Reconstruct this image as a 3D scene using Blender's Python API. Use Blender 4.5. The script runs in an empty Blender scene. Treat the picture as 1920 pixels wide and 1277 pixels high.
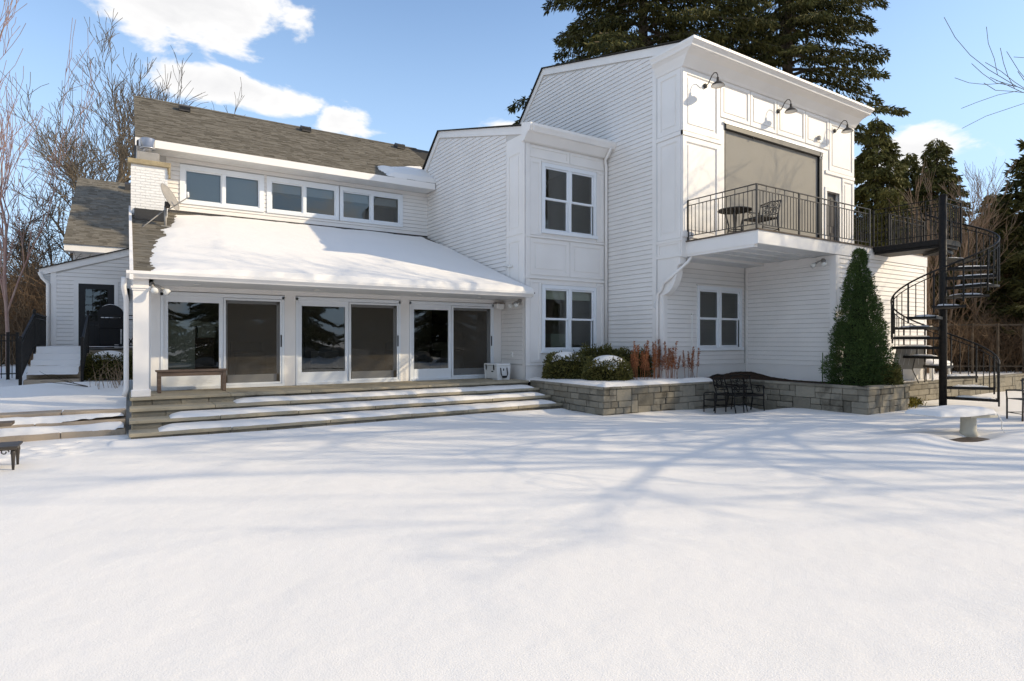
import bpy, bmesh, math, random
import numpy as np
from mathutils import Vector, Matrix
rnd = random.Random(7)
sc = bpy.context.scene
R = math.radians

# ---------------------------------------------------------------- camera
CAM_H = 1.65
cam = bpy.data.cameras.new('camera'); cam.lens = 21.0; cam.sensor_width = 36.0
cam.clip_start = 0.05; cam.clip_end = 2000
co = bpy.data.objects.new('camera', cam); sc.collection.objects.link(co)
YAW = math.atan(1740/1120.)                      # angle between view axis and the house front
co.location = (0, 0, CAM_H); co.rotation_euler = (R(90), 0, YAW - R(90))
sc.camera = co
FW = (math.cos(YAW), math.sin(YAW)); RT = (math.sin(YAW), -math.cos(YAW))
def pol(r, d):                                    # metres to the right / ahead of the viewpoint -> world
    return (r*RT[0] + d*FW[0], r*RT[1] + d*FW[1])

# ---------------------------------------------------------------- sun, sky, exposure
SUN = Vector((0.700, -0.525, 0.485)).normalized()          # towards the sun
sl = bpy.data.lights.new('sun', 'SUN'); sl.energy = 2.8; sl.angle = R(0.42); sl.color = (1.0, 0.84, 0.59)
so = bpy.data.objects.new('sun', sl); sc.collection.objects.link(so)
so.rotation_euler = (-SUN).to_track_quat('-Z', 'Y').to_euler()
w = bpy.data.worlds.new('World'); sc.world = w; w.use_nodes = True
NT = w.node_tree; NT.nodes.clear()
def N(t, nt=None, **kw):
    n = (nt or NT).nodes.new(t)
    for k, v in kw.items(): setattr(n, k, v)
    return n
def L(a, b, nt=None): (nt or NT).links.new(a, b)
def mth(op, a, b=None, c=None, clamp=False, nt=None):
    n = N('ShaderNodeMath', nt, operation=op, use_clamp=clamp)
    for i, x in enumerate((a, b, c)):
        if x is None: continue
        if isinstance(x, (int, float)): n.inputs[i].default_value = x
        else: L(x, n.inputs[i], nt)
    return n.outputs[0]
sky = N('ShaderNodeTexSky', sky_type='NISHITA'); sky.sun_disc = False
sky.sun_elevation = math.asin(SUN.z); sky.sun_rotation = math.atan2(SUN.x, SUN.y)
sky.air_density = 1.0; sky.dust_density = 0.6; sky.ozone_density = 1.6
tc = N('ShaderNodeTexCoord')
sep = N('ShaderNodeSeparateXYZ'); L(tc.outputs['Generated'], sep.inputs[0])
az = mth('ARCTAN2', sep.outputs[0], sep.outputs[1])        # from +Y towards +X
el = mth('ARCSINE', sep.outputs[2])
nz = N('ShaderNodeTexNoise'); nz.inputs['Scale'].default_value = 11; nz.inputs['Detail'].default_value = 9
nz.inputs['Roughness'].default_value = 0.56; nz.inputs['Distortion'].default_value = 0.25
mp = N('ShaderNodeMapping'); mp.inputs['Scale'].default_value = (1, 1, 2.1)
L(tc.outputs['Generated'], mp.inputs[0]); L(mp.outputs[0], nz.inputs[0])
nz2 = N('ShaderNodeTexNoise'); nz2.inputs['Scale'].default_value = 1.9; nz2.inputs['Detail'].default_value = 3
L(mp.outputs[0], nz2.inputs[0])
# cumulus banks: azimuth, elevation, half widths (degrees)
YA = 90 - math.degrees(YAW)
banks = [(-29.0, 26.4, 8.5, 3.4, .95), (-24.5, 20.8, 8.0, 1.7, .92), (-15.5, 20.0, 3.0, 2.0, .75), (-1.0, 19.5, 3.2, 1.7, .8),
         (33.5, 14.4, 4.4, 1.7, .95), (-40, 24.6, 4, 1.6, .6), (35.5, 22.5, 4.2, 1.2, .42), (-19.5, 17.0, 3, .7, .45), (-44, 10, 5, 1.4, .5),
         (75, 17, 14, 4, .9), (120, 24, 18, 5, .9), (170, 15, 16, 4, .9), (-85, 18, 14, 4, .9), (-130, 26, 16, 5, .9)]
mask = None
for a0, e0, sa, se, g in banks:
    da = mth('DIVIDE', mth('SUBTRACT', az, R(a0 + YA)), R(sa)); de = mth('DIVIDE', mth('SUBTRACT', el, R(e0)), R(se))
    q = mth('ADD', mth('MULTIPLY', da, da), mth('MULTIPLY', de, de))
    m = mth('MULTIPLY', mth('EXPONENT', mth('MULTIPLY', q, -0.7)), g)
    mask = m if mask is None else mth('MAXIMUM', mask, m)
# extra cloud out of view, added to whiten and lift the ambient light
fwd = mth('ADD', mth('MULTIPLY', sep.outputs[0], FW[0]), mth('MULTIPLY', sep.outputs[1], FW[1]))
bk_ = N('ShaderNodeMapRange'); bk_.inputs[1].default_value = .55; bk_.inputs[2].default_value = .1; bk_.inputs[3].default_value = 0.0; bk_.inputs[4].default_value = 0.46
L(fwd, bk_.inputs[0]); mask = mth('MAXIMUM', mask, bk_.outputs[0])
dens = mth('ADD', mask, mth('MULTIPLY', mth('SUBTRACT', nz.outputs[0], 0.5), 1.5))
mr = N('ShaderNodeMapRange', interpolation_type='SMOOTHSTEP'); mr.inputs[1].default_value = 0.44; mr.inputs[2].default_value = 0.68
L(dens, mr.inputs[0])
cr = N('ShaderNodeValToRGB')                                # thin edges bright, thick cores greyer
cr.color_ramp.elements[0].position = 0.45; cr.color_ramp.elements[0].color = (4.9, 4.85, 4.8, 1)
cr.color_ramp.elements[1].position = 1.25; cr.color_ramp.elements[1].color = (3.9, 3.9, 3.95, 1)
L(mth('ADD', dens, mth('MULTIPLY', mth('SUBTRACT', nz2.outputs[0], 0.5), 0.8)), cr.inputs[0])
mx = N('ShaderNodeMix', data_type='RGBA'); L(mr.outputs[0], mx.inputs[0])
hsv = N('ShaderNodeHueSaturation'); hsv.inputs['Saturation'].default_value = 1.02; hsv.inputs['Value'].default_value = 1.1
L(sky.outputs[0], hsv.inputs['Color'])
hz = N('ShaderNodeMapRange', interpolation_type='SMOOTHSTEP'); hz.inputs[1].default_value = R(34); hz.inputs[2].default_value = R(2); hz.inputs[3].default_value = 0.0; hz.inputs[4].default_value = 0.92
L(el, hz.inputs[0])
hm = N('ShaderNodeMix', data_type='RGBA'); L(hz.outputs[0], hm.inputs[0]); L(hsv.outputs[0], hm.inputs[6]); hm.inputs[7].default_value = (2.5, 3.55, 4.9, 1)   # pale winter haze low down
L(hm.outputs[2], mx.inputs[6]); L(cr.outputs[0], mx.inputs[7])
bg = N('ShaderNodeBackground'); bg.inputs[1].default_value = 0.148; L(mx.outputs[2], bg.inputs[0])
wo = N('ShaderNodeOutputWorld'); L(bg.outputs[0], wo.inputs[0])
sc.view_settings.view_transform = 'Standard'; sc.view_settings.look = 'None'
sc.view_settings.exposure = 0.63; sc.view_settings.gamma = 1.0; sc.view_settings.use_curve_mapping = False
sc.render.engine = 'CYCLES'
try:
    sc.cycles.max_bounces = 7; sc.cycles.transparent_max_bounces = 12; sc.cycles.use_denoising = True
except Exception: pass

# ---------------------------------------------------------------- materials
def mat(name, col, rough=0.6, col2=None, scale=6.0, bump=0.0, bscale=None, spec=0.3, metal=0.0, stretch=None, island=False, detail=5, lo=.35, hi=.65):
    m = bpy.data.materials.new(name); m.use_nodes = True
    nt = m.node_tree; b = nt.nodes['Principled BSDF']
    b.inputs['Roughness'].default_value = rough; b.inputs['Specular IOR Level'].default_value = spec
    b.inputs['Metallic'].default_value = metal
    b.inputs['Base Color'].default_value = (*col, 1)
    if col2 or bump:
        t = N('ShaderNodeTexCoord', nt); mpn = N('ShaderNodeMapping', nt)
        L(t.outputs['Object'], mpn.inputs[0], nt)
        if stretch: mpn.inputs['Scale'].default_value = stretch
    if col2:
        ramp = N('ShaderNodeValToRGB', nt)
        ramp.color_ramp.elements[0].color = (*col, 1); ramp.color_ramp.elements[1].color = (*col2, 1)
        if island:
            g = N('ShaderNodeNewGeometry', nt); n = N('ShaderNodeTexNoise', nt); n.inputs['Scale'].default_value = scale
            L(mpn.outputs[0], n.inputs[0], nt)
            f = mth('ADD', mth('MULTIPLY', g.outputs['Random Per Island'], .65, nt=nt), mth('MULTIPLY', mth('SUBTRACT', n.outputs[0], .32, nt=nt), 1.0, nt=nt), nt=nt)
            L(f, ramp.inputs[0], nt)
        else:
            n = N('ShaderNodeTexNoise', nt); n.inputs['Scale'].default_value = scale; n.inputs['Detail'].default_value = detail
            L(mpn.outputs[0], n.inputs[0], nt); L(n.outputs[0], ramp.inputs[0], nt)
            ramp.color_ramp.elements[0].position = lo; ramp.color_ramp.elements[1].position = hi
        L(ramp.outputs[0], b.inputs['Base Color'], nt)
    if bump:
        nb = N('ShaderNodeTexNoise', nt); nb.inputs['Scale'].default_value = bscale or scale*4; nb.inputs['Detail'].default_value = 6
        L(mpn.outputs[0], nb.inputs[0], nt)
        bp = N('ShaderNodeBump', nt); bp.inputs['Strength'].default_value = bump; bp.inputs['Distance'].default_value = 0.02
        L(nb.outputs[0], bp.inputs['Height'], nt); L(bp.outputs[0], b.inputs['Normal'], nt)
    return m
def piece_mat(name, cols, rough=.8, bump=.4, bscale=30, noise=.35, nscale=9, spec=.25, stain=None):
    """every separate piece (mesh island / object) takes its own tone, with grain and stains on top"""
    m = bpy.data.materials.new(name); m.use_nodes = True; nt = m.node_tree; b = nt.nodes['Principled BSDF']
    b.inputs['Roughness'].default_value = rough; b.inputs['Specular IOR Level'].default_value = spec
    g = N('ShaderNodeNewGeometry', nt); oi = N('ShaderNodeObjectInfo', nt); t = N('ShaderNodeTexCoord', nt)
    n = N('ShaderNodeTexNoise', nt); n.inputs['Scale'].default_value = nscale; n.inputs['Detail'].default_value = 7
    L(t.outputs['Object'], n.inputs[0], nt)
    r = mth('FRACT', mth('ADD', g.outputs['Random Per Island'], oi.outputs['Random'], nt=nt), nt=nt)
    f = mth('ADD', mth('MULTIPLY', r, 1-noise, nt=nt), mth('MULTIPLY', n.outputs[0], noise, nt=nt), nt=nt)
    ramp = N('ShaderNodeValToRGB', nt); e = ramp.color_ramp.elements
    e[0].color = (*cols[0], 1); e[0].position = .1; e[1].color = (*cols[-1], 1); e[1].position = .9
    for i, c in enumerate(cols[1:-1]):
        x = e.new(.1 + .8*(i+1)/(len(cols)-1)); x.color = (*c, 1)
    L(f, ramp.inputs[0], nt); out = ramp.outputs[0]
    if stain:
        n2 = N('ShaderNodeTexNoise', nt); n2.inputs['Scale'].default_value = 1.7; n2.inputs['Detail'].default_value = 8
        n2.inputs['Roughness'].default_value = .7
        L(t.outputs['Object'], n2.inputs[0], nt)
        mr2 = N('ShaderNodeMapRange', nt); mr2.inputs[1].default_value = .54; mr2.inputs[2].default_value = .70; mr2.inputs[4].default_value = .8
        L(n2.outputs[0], mr2.inputs[0], nt)
        mm = N('ShaderNodeMix', nt, data_type='RGBA'); L(mr2.outputs[0], mm.inputs[0], nt)
        L(out, mm.inputs[6], nt); mm.inputs[7].default_value = (*stain, 1); out = mm.outputs[2]
    L(out, b.inputs['Base Color'], nt)
    nb = N('ShaderNodeTexNoise', nt); nb.inputs['Scale'].default_value = bscale; nb.inputs['Detail'].default_value = 7
    L(t.outputs['Object'], nb.inputs[0], nt)
    bp = N('ShaderNodeBump', nt); bp.inputs['Strength'].default_value = bump; bp.inputs['Distance'].default_value = .012
    L(nb.outputs[0], bp.inputs['Height'], nt); L(bp.outputs[0], b.inputs['Normal'], nt)
    return m
def glass_mat(name, tint=(.42, .43, .42), rough=0.0):
    m = bpy.data.materials.new(name); m.use_nodes = True; nt = m.node_tree; nt.nodes.clear()
    o = N('ShaderNodeOutputMaterial', nt); tr = N('ShaderNodeBsdfTransparent', nt); tr.inputs[0].default_value = (*tint, 1)
    gl = N('ShaderNodeBsdfGlossy', nt); gl.inputs['Roughness'].default_value = rough; gl.inputs[0].default_value = (.92, .95, .95, 1)
    fr = N('ShaderNodeFresnel', nt); fr.inputs[0].default_value = 1.5
    f = mth('ADD', mth('MULTIPLY', fr.outputs[0], 1.7, nt=nt), .03, clamp=True, nt=nt)
    n = N('ShaderNodeTexNoise', nt); n.inputs['Scale'].default_value = .8; t = N('ShaderNodeTexCoord', nt); L(t.outputs['Object'], n.inputs[0], nt)
    bp = N('ShaderNodeBump', nt); bp.inputs['Strength'].default_value = .06; bp.inputs['Distance'].default_value = .05
    L(n.outputs[0], bp.inputs['Height'], nt); L(bp.outputs[0], gl.inputs['Normal'], nt)
    ms = N('ShaderNodeMixShader', nt); L(f, ms.inputs[0], nt); L(tr.outputs[0], ms.inputs[1], nt); L(gl.outputs[0], ms.inputs[2], nt)
    L(ms.outputs[0], o.inputs[0], nt)
    return m
def mesh_screen_mat(name, col, alpha):
    m = bpy.data.materials.new(name); m.use_nodes = True; nt = m.node_tree; nt.nodes.clear()
    o = N('ShaderNodeOutputMaterial', nt); tr = N('ShaderNodeBsdfTransparent', nt); df = N('ShaderNodeBsdfDiffuse', nt); df.inputs[0].default_value = (*col, 1)
    ms = N('ShaderNodeMixShader', nt); ms.inputs[0].default_value = alpha
    L(tr.outputs[0], ms.inputs[1], nt); L(df.outputs[0], ms.inputs[2], nt); L(ms.outputs[0], o.inputs[0], nt)
    return m
M = {}
M['paint'] = mat('white_paint', (.82, .785, .745), .55, (.77, .735, .695), 1.2, .05, 40, .35)
M['trim'] = mat('white_trim', (.84, .805, .765), .45, (.80, .765, .725), 1.5, .03, 50, .4)
M['vinyl'] = mat('white_vinyl_frame', (.80, .82, .84), .35, (.77, .79, .81), 2, 0, None, .45)
M['slot_shade'] = mat('grey_slot_shade', (.58, .56, .53), .9)  # darker backing stands in for shade lines in the slots between clapboards
M['soffit'] = mat('soffit_paint', (.74, .735, .72), .6, (.68, .675, .66), 1.5)
M['brickp'] = piece_mat('painted_brick', [(.74, .73, .71), (.80, .79, .77)], .7, .35, 40, .5)
M['shingle'] = piece_mat('asphalt_shingle', [(.105, .092, .072), (.15, .134, .108), (.195, .176, .144), (.13, .116, .094)], .95, .8, 90, .3, 25, .1)
M['shingle_b'] = mat('shingle_base', (.045, .04, .032), .95)
M['snow'] = None
M['stone'] = piece_mat('wall_stone', [(.12, .108, .083), (.20, .178, .137), (.28, .25, .195), (.165, .155, .128)], .88, .8, 22, .4, 8, .2, (.06, .05, .036))
M['tread'] = piece_mat('bluestone', [(.28, .24, .17), (.39, .335, .24), (.33, .29, .215)], .85, .45, 30, .5, 5, .2, (.15, .13, .095))
M['tan_stone'] = piece_mat('sandstone', [(.34, .27, .20), (.42, .34, .255), (.38, .31, .24)], .85, .5, 30, .5, 5, .2, (.2, .16, .12))
M['iron'] = mat('black_iron', (.010, .010, .010), .55, (.022, .018, .015), 18, .15, 60, .2)
M['bronze'] = mat('bronze_metal', (.035, .029, .024), .45, (.05, .042, .034), 9, 0, None, .5)
M['black'] = mat('black_plastic', (.008, .008, .009), .5)
M['wood'] = mat('bench_wood', (.125, .085, .062), .6, (.19, .135, .10), 5, .25, 30, .3, stretch=(.6, 8, 8))
M['deckwood'] = mat('deck_board', (.10, .075, .055), .8, (.16, .125, .095), 4, .3, 25)
M['cap'] = mat('concrete_cap', (.38, .31, .19), .9, (.27, .22, .14), 7, .4, 30)
M['metal'] = mat('galvanised', (.62, .62, .62), .3, (.5, .5, .5), 5, 0, None, .5, .9)
M['greymetal'] = mat('grey_enamel', (.33, .31, .285), .5, (.28, .265, .245), 6)
M['screenfab'] = mat('shade_cloth', (.335, .313, .275), .9, (.30, .28, .245), 45, .25, 160)
M['doorgrey'] = mat('bronze_door', (.06, .05, .045), .45, (.075, .065, .06), 4)
M['blackdoor'] = mat('black_door', (.012, .012, .013), .35)
M['glass'] = glass_mat('window_glass', (.72, .74, .71))
M['glassdoor'] = glass_mat('door_glass', (.58, .59, .56))
M['mesh'] = mesh_screen_mat('insect_screen', (.095, .083, .068), .58)
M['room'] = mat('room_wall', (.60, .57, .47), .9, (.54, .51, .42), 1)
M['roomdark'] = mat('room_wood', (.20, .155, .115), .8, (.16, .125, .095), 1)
M['mantel'] = mat('mantel_paint', (.62, .66, .56), .6)
M['blind'] = mat('blind_slat', (.58, .62, .66), .6)
M['cooler'] = mat('cooler_plastic', (.80, .79, .77), .4, (.74, .73, .71), 3)
M['pedestal'] = mat('pedestal_plastic', (.62, .58, .47), .5, (.55, .51, .41), 5)
M['mulch'] = mat('mulch', (.028, .018, .013), .95, (.075, .045, .03), 30, .9, 60, .1)
M['bark'] = mat('bark', (.105, .082, .058), .9, (.20, .16, .115), 5, .5, 18, .1, stretch=(1, 1, .3))
M['barkdark'] = mat('bark_dark', (.06, .047, .036), .9, (.11, .088, .066), 5, .5, 18, .1)
M['redtwig'] = mat('red_twig', (.30, .17, .14), .7, (.40, .28, .23), 2, .1, 20, .2)
M['sapling'] = mat('sapling_bark', (.21, .14, .09), .8, (.29, .20, .13), 4, .3, 20)
M['brush'] = mat('brush_twig', (.10, .062, .036), .9, (.19, .125, .07), 2)
M['needle'] = mat('spruce_needle', (.020, .027, .009), .75, (.15, .135, .04), .5, spec=.15, island=True)
M['needle2'] = mat('cedar_foliage', (.025, .034, .010), .75, (.18, .16, .045), .8, spec=.15, island=True)
M['dwarf'] = mat('dwarf_spruce_needle', (.02, .042, .014), .75, (.10, .145, .04), 2.2, spec=.15, island=True)
M['box'] = mat('boxwood_leaf', (.03, .036, .010), .65, (.20, .175, .045), 4, spec=.25, island=True)
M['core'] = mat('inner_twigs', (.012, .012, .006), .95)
M['rust'] = mat('rust_plume', (.20, .07, .035), .85, (.42, .18, .08), 9, spec=.1, island=True)
M['ivy'] = mat('yellow_groundcover', (.10, .085, .015), .8, (.36, .27, .05), 9, spec=.1, island=True)
M['sling'] = mat('sling_fabric', (.33, .31, .27), .8, (.28, .26, .23), 6)
M['bulb'] = mat('lamp_glass', (.75, .74, .70), .25)
M['enamel'] = mat('white_enamel', (.78, .76, .72), .4)
M['boulder'] = mat('boulder', (.10, .095, .085), .9, (.19, .18, .16), 3, .6, 9)
M['fencewood'] = mat('grey_fence_wood', (.20, .18, .155), .85, (.26, .235, .20), 4, .3, 20)
def snow_mat():
    m = bpy.data.materials.new('snow'); m.use_nodes = True; nt = m.node_tree; b = nt.nodes['Principled BSDF']
    b.inputs['Roughness'].default_value = .62; b.inputs['Specular IOR Level'].default_value = .25
    t = N('ShaderNodeTexCoord', nt)
    n = N('ShaderNodeTexNoise', nt); n.inputs['Scale'].default_value = .9; n.inputs['Detail'].default_value = 6; L(t.outputs['Object'], n.inputs[0], nt)
    ramp = N('ShaderNodeValToRGB', nt); ramp.color_ramp.elements[0].color = (.80, .765, .72, 1); ramp.color_ramp.elements[1].color = (.85, .815, .77, 1)
    L(n.outputs[0], ramp.inputs[0], nt); L(ramp.outputs[0], b.inputs['Base Color'], nt)
    n1 = N('ShaderNodeTexNoise', nt); n1.inputs['Scale'].default_value = 3.2; n1.inputs['Detail'].default_value = 5; L(t.outputs['Object'], n1.inputs[0], nt)
    n2 = N('ShaderNodeTexNoise', nt); n2.inputs['Scale'].default_value = 95; n2.inputs['Detail'].default_value = 4; L(t.outputs['Object'], n2.inputs[0], nt)
    b1 = N('ShaderNodeBump', nt); b1.inputs['Strength'].default_value = .22; b1.inputs['Distance'].default_value = .06; L(n1.outputs[0], b1.inputs['Height'], nt)
    b2 = N('ShaderNodeBump', nt); b2.inputs['Strength'].default_value = .38; b2.inputs['Distance'].default_value = .008; L(n2.outputs[0], b2.inputs['Height'], nt)
    L(b1.outputs[0], b2.inputs['Normal'], nt); L(b2.outputs[0], b.inputs['Normal'], nt)
    return m
M['snow'] = snow_mat()

# ---------------------------------------------------------------- builders
COL = sc.collection
def link(name, me, m, parent=None, smooth=False):
    if m is not None: me.materials.append(m)
    o = bpy.data.objects.new(name, me); COL.objects.link(o)
    if smooth: me.shade_smooth()
    if parent is not None: setpar(o, parent)
    return o
WLOC = {}
def setpar(o, p):
    o.parent = p; o.matrix_parent_inverse = Matrix.Translation(-Vector(WLOC.get(p.name, (0, 0, 0))))
def thing(name, label, cat, loc=(0, 0, 0), group=None):
    o = bpy.data.objects.new(name, None); COL.objects.link(o); o.location = loc; o.empty_display_size = .2
    WLOC[o.name] = tuple(loc); o['label'] = label; o['category'] = cat
    if group: o['group'] = group
    return o
def tag(o, label=None, cat=None, group=None, kind=None):
    if label: o['label'] = label
    if cat: o['category'] = cat
    if group: o['group'] = group
    if kind: o['kind'] = kind
    return o
class MB:
    def __init__(s): s.v = []; s.f = []
    def raw(s, vs, fs):
        k = len(s.v); s.v += [tuple(p) for p in vs]; s.f += [tuple(i+k for i in q) for q in fs]; return s
    def box(s, x0, x1, y0, y1, z0, z1):
        return s.raw([(x0,y0,z0),(x1,y0,z0),(x1,y1,z0),(x0,y1,z0),(x0,y0,z1),(x1,y0,z1),(x1,y1,z1),(x0,y1,z1)],
                     [(3,2,1,0),(4,5,6,7),(0,1,5,4),(1,2,6,5),(2,3,7,6),(3,0,4,7)])
    def bar(s, p, q, w, h, up=(0,0,1)):                         # rectangular bar from p to q
        p, q = Vector(p), Vector(q); d = (q-p).normalized(); u = Vector(up)
        if abs(d.dot(u)) > .95: u = Vector((1,0,0))
        a = d.cross(u).normalized()*w/2; b = a.cross(d).normalized()*h/2
        vs = [e + i*a + j*b for e in (p, q) for i, j in ((-1,-1),(1,-1),(1,1),(-1,1))]
        return s.raw(vs, [(0,1,2,3),(7,6,5,4),(0,4,5,1),(1,5,6,2),(2,6,7,3),(3,7,4,0)])
    def prism(s, poly, axis, a, b):                             # poly of 2-D points extruded along axis from a to b
        n = len(poly)
        def P(u, v, t): return {'x': (t, u, v), 'y': (u, t, v), 'z': (u, v, t)}[axis]
        vs = [P(u, v, a) for u, v in poly] + [P(u, v, b) for u, v in poly]
        return s.raw(vs, [tuple(range(n)), tuple(range(2*n-1, n-1, -1))] + [(i, (i+1) % n, n+(i+1) % n, n+i) for i in range(n)])
    def tube(s, pts, r, n=8, caps=True):
        pts = [Vector(p) for p in pts]; m = len(pts); rs = r if isinstance(r, (list, tuple)) else [r]*m
        k = len(s.v); a = None
        for i, p in enumerate(pts):
            d = (pts[min(i+1, m-1)] - pts[max(i-1, 0)])
            d = d.normalized() if d.length > 1e-9 else Vector((0,0,1))
            if a is None: a = d.orthogonal().normalized()
            else:
                a = a - d*a.dot(d); a = a.normalized() if a.length > 1e-6 else d.orthogonal().normalized()
            b = d.cross(a)
            for j in range(n):
                t = 2*math.pi*j/n; s.v.append(tuple(p + (a*math.cos(t) + b*math.sin(t))*rs[i]))
        for i in range(m-1):
            for j in range(n): s.f.append((k+i*n+j, k+i*n+(j+1) % n, k+(i+1)*n+(j+1) % n, k+(i+1)*n+j))
        if caps: s.f.append(tuple(k+j for j in range(n-1, -1, -1))); s.f.append(tuple(k+(m-1)*n+j for j in range(n)))
        return s
    def lathe(s, prof, c=(0,0,0), n=20):                        # prof: (radius, z)
        k = len(s.v)
        for r, z in prof:
            for j in range(n): t = 2*math.pi*j/n; s.v.append((c[0]+r*math.cos(t), c[1]+r*math.sin(t), c[2]+z))
        for i in range(len(prof)-1):
            for j in range(n): s.f.append((k+i*n+j, k+i*n+(j+1) % n, k+(i+1)*n+(j+1) % n, k+(i+1)*n+j))
        s.f.append(tuple(k+j for j in range(n-1, -1, -1))); s.f.append(tuple(k+(len(prof)-1)*n+j for j in range(n)))
        return s
    def xf(s, mtx, k0=0):
        for i in range(k0, len(s.v)): s.v[i] = tuple(mtx @ Vector(s.v[i]))
        return s
    def build(s, name, m, parent=None, smooth=False, bevel=0):
        me = bpy.data.meshes.new(name); me.from_pydata(s.v, [], s.f); me.update()
        if bevel:
            bm = bmesh.new(); bm.from_mesh(me)
            bmesh.ops.bevel(bm, geom=list(bm.edges), offset=bevel, segments=1, affect='EDGES', clamp_overlap=True)
            bm.to_mesh(me); bm.free()
        return link(name, me, m, parent, smooth)
def box(name, x0, x1, y0, y1, z0, z1, m, parent=None, bevel=0):
    return MB().box(x0, x1, y0, y1, z0, z1).build(name, m, parent, bevel=bevel)
def np_mesh(name, verts, nper, m, parent=None, smooth=False):
    """verts (n*nper,3): a soup of nper-gons"""
    verts = np.asarray(verts, dtype=np.float32); nv = len(verts); nf = nv//nper
    me = bpy.data.meshes.new(name); me.vertices.add(nv); me.vertices.foreach_set('co', verts.ravel())
    me.loops.add(nv); me.loops.foreach_set('vertex_index', np.arange(nv, dtype=np.int32))
    me.polygons.add(nf); me.polygons.foreach_set('loop_start', np.arange(0, nv, nper, dtype=np.int32))
    me.polygons.foreach_set('loop_total', np.full(nf, nper, dtype=np.int32)); me.update(calc_edges=True)
    return link(name, me, m, parent, smooth)
def copy_tree(o, loc, rz=0, s=1, parent=None, label=None):
    c = o.copy(); COL.objects.link(c)
    if parent is None:
        c.location = loc; c.rotation_euler = (0, 0, rz); c.scale = (s, s, s) if isinstance(s, (int, float)) else s
        WLOC[c.name] = tuple(loc)
        if label: c['label'] = label
    else: c.parent = parent
    for ch in o.children: copy_tree(ch, None, parent=c)
    return c
def grid_mesh(name, xs, ys, zf, m, parent=None, keep=None):
    nx, ny = len(xs), len(ys); X, Y = np.meshgrid(xs, ys, indexing='ij'); Z = zf(X, Y)
    vs = np.stack([X, Y, Z], -1).reshape(-1, 3)
    i, j = np.meshgrid(np.arange(nx-1), np.arange(ny-1), indexing='ij')
    q = np.stack([i*ny+j, (i+1)*ny+j, (i+1)*ny+j+1, i*ny+j+1], -1).reshape(-1, 4)
    if keep is not None:
        kp = keep(X, Y).reshape(-1); q = q[kp[q].any(1)]
        used = np.unique(q); remap = -np.ones(len(vs), int); remap[used] = np.arange(len(used)); vs = vs[used]; q = remap[q]
    me = bpy.data.meshes.new(name); me.from_pydata(vs.tolist(), [], q.tolist()); me.update()
    return link(name, me, m, parent, True)
_ng = np.random.default_rng(11)
_NT = _ng.random((64, 64))
def vnoise(x, y):                                               # smooth value noise, vectorised
    xi = np.floor(x).astype(int); yi = np.floor(y).astype(int); fx = x-xi; fy = y-yi
    fx = fx*fx*(3-2*fx); fy = fy*fy*(3-2*fy)
    g = lambda a, b: _NT[a % 64, b % 64]
    return (g(xi, yi)*(1-fx)+g(xi+1, yi)*fx)*(1-fy) + (g(xi, yi+1)*(1-fx)+g(xi+1, yi+1)*fx)*fy
def fbm(x, y, o=4):
    t = 0; a = .5
    for k in range(o): t = t + a*vnoise(x*2**k+7.3*k, y*2**k+3.1*k); a *= .5
    return t

# ---------------------------------------------------------------- ground
FOOT = [(-1.25, 10.9), (-.95, 11.05), (-1.05, 11.35), (-.7, 11.2), (-1.35, 11.55), (-.8, 11.6), (-.95, 10.55), (-.6, 10.75), (-1.4, 10.6), (-.55, 11.75)]
def ground_z(x, y):
    z = .13*(fbm(x*.16+3, y*.16+1, 3)-.47) + .030*(fbm(x*.75, y*.75+9, 3)-.47)
    z = z + .10*np.exp(-(((x-11.1)/.9)**2+((y-4.75)/.42)**2)) + .07*np.exp(-(((x-13.6)/1.2)**2+((y-3.7)/.5)**2))
    z = z - .13*np.exp(-((((x-12.2)*.98-(y-4.42)*.2)/.62)**4+(((y-4.42)+(x-12.2)*.1)/.24)**4))
    z = z - .17*np.exp(-(((x-13.0)/1.6)**2+((y-9.5)/.55)**2))
    z = z + .05*np.exp(-((y-11.25)/.25)**2)*(x > -.2)*(x < 8.8)
    for fx, fy in FOOT:
        q = ((x-fx)/.13)**2+((y-fy)/.085)**2; z = z - .075*np.exp(-q) + .02*np.exp(-(np.sqrt(q)-1.5)**2*4)
    return z
def lines(parts):
    out = []
    for a, b, s in parts: out += list(np.arange(a, b, s))
    return np.array(out + [parts[-1][1]])
gx = lines([(-900, -120, 60), (-120, -20, 10), (-20, -4, 1), (-4, -2, .12), (-2, 0, .05), (0, 15, .11), (15, 24, .3), (24, 60, 3), (60, 900, 60)])
gy = lines([(-900, -120, 60), (-120, -20, 10), (-20, -4, 1), (-4, 2, .14), (2, 9.8, .1), (9.8, 12, .05), (12, 14, .2), (14, 24, 1), (24, 100, 8), (100, 900, 60)])
g = grid_mesh('snow_ground', gx, gy, ground_z, M['snow']); tag(g, 'smooth snow cover over the yard with drifts and footprints', 'snow ground', kind='structure')
def upper_z(x, y): return .50 + .06*(fbm(x*.5, y*.5, 3)-.47)
ux = lines([(15.55, 24, .2), (24, 60, 2), (60, 400, 40)]); uy = lines([(7.75, 14, .2), (14, 60, 2), (60, 400, 40)])
g = grid_mesh('upper_snow_ground', ux, uy, upper_z, M['snow']); tag(g, 'raised snowy terrace behind the stone retaining wall', 'snow ground', kind='structure')
ux = lines([(-400, -60, 40), (-60, -8, 2), (-8, -.02, .14)]); uy = lines([(12.98, 19, .16), (19, 60, 2), (60, 400, 40)])
def left_z(x, y): return .40 + .18*np.clip((y-13)/3.5, 0, 1) + .07*(fbm(x*.9, y*.9, 4)-.47) + .10*np.exp(-((y-17.3)/.8)**2)*np.exp(-((x+1.2)/1.2)**2)
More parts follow.
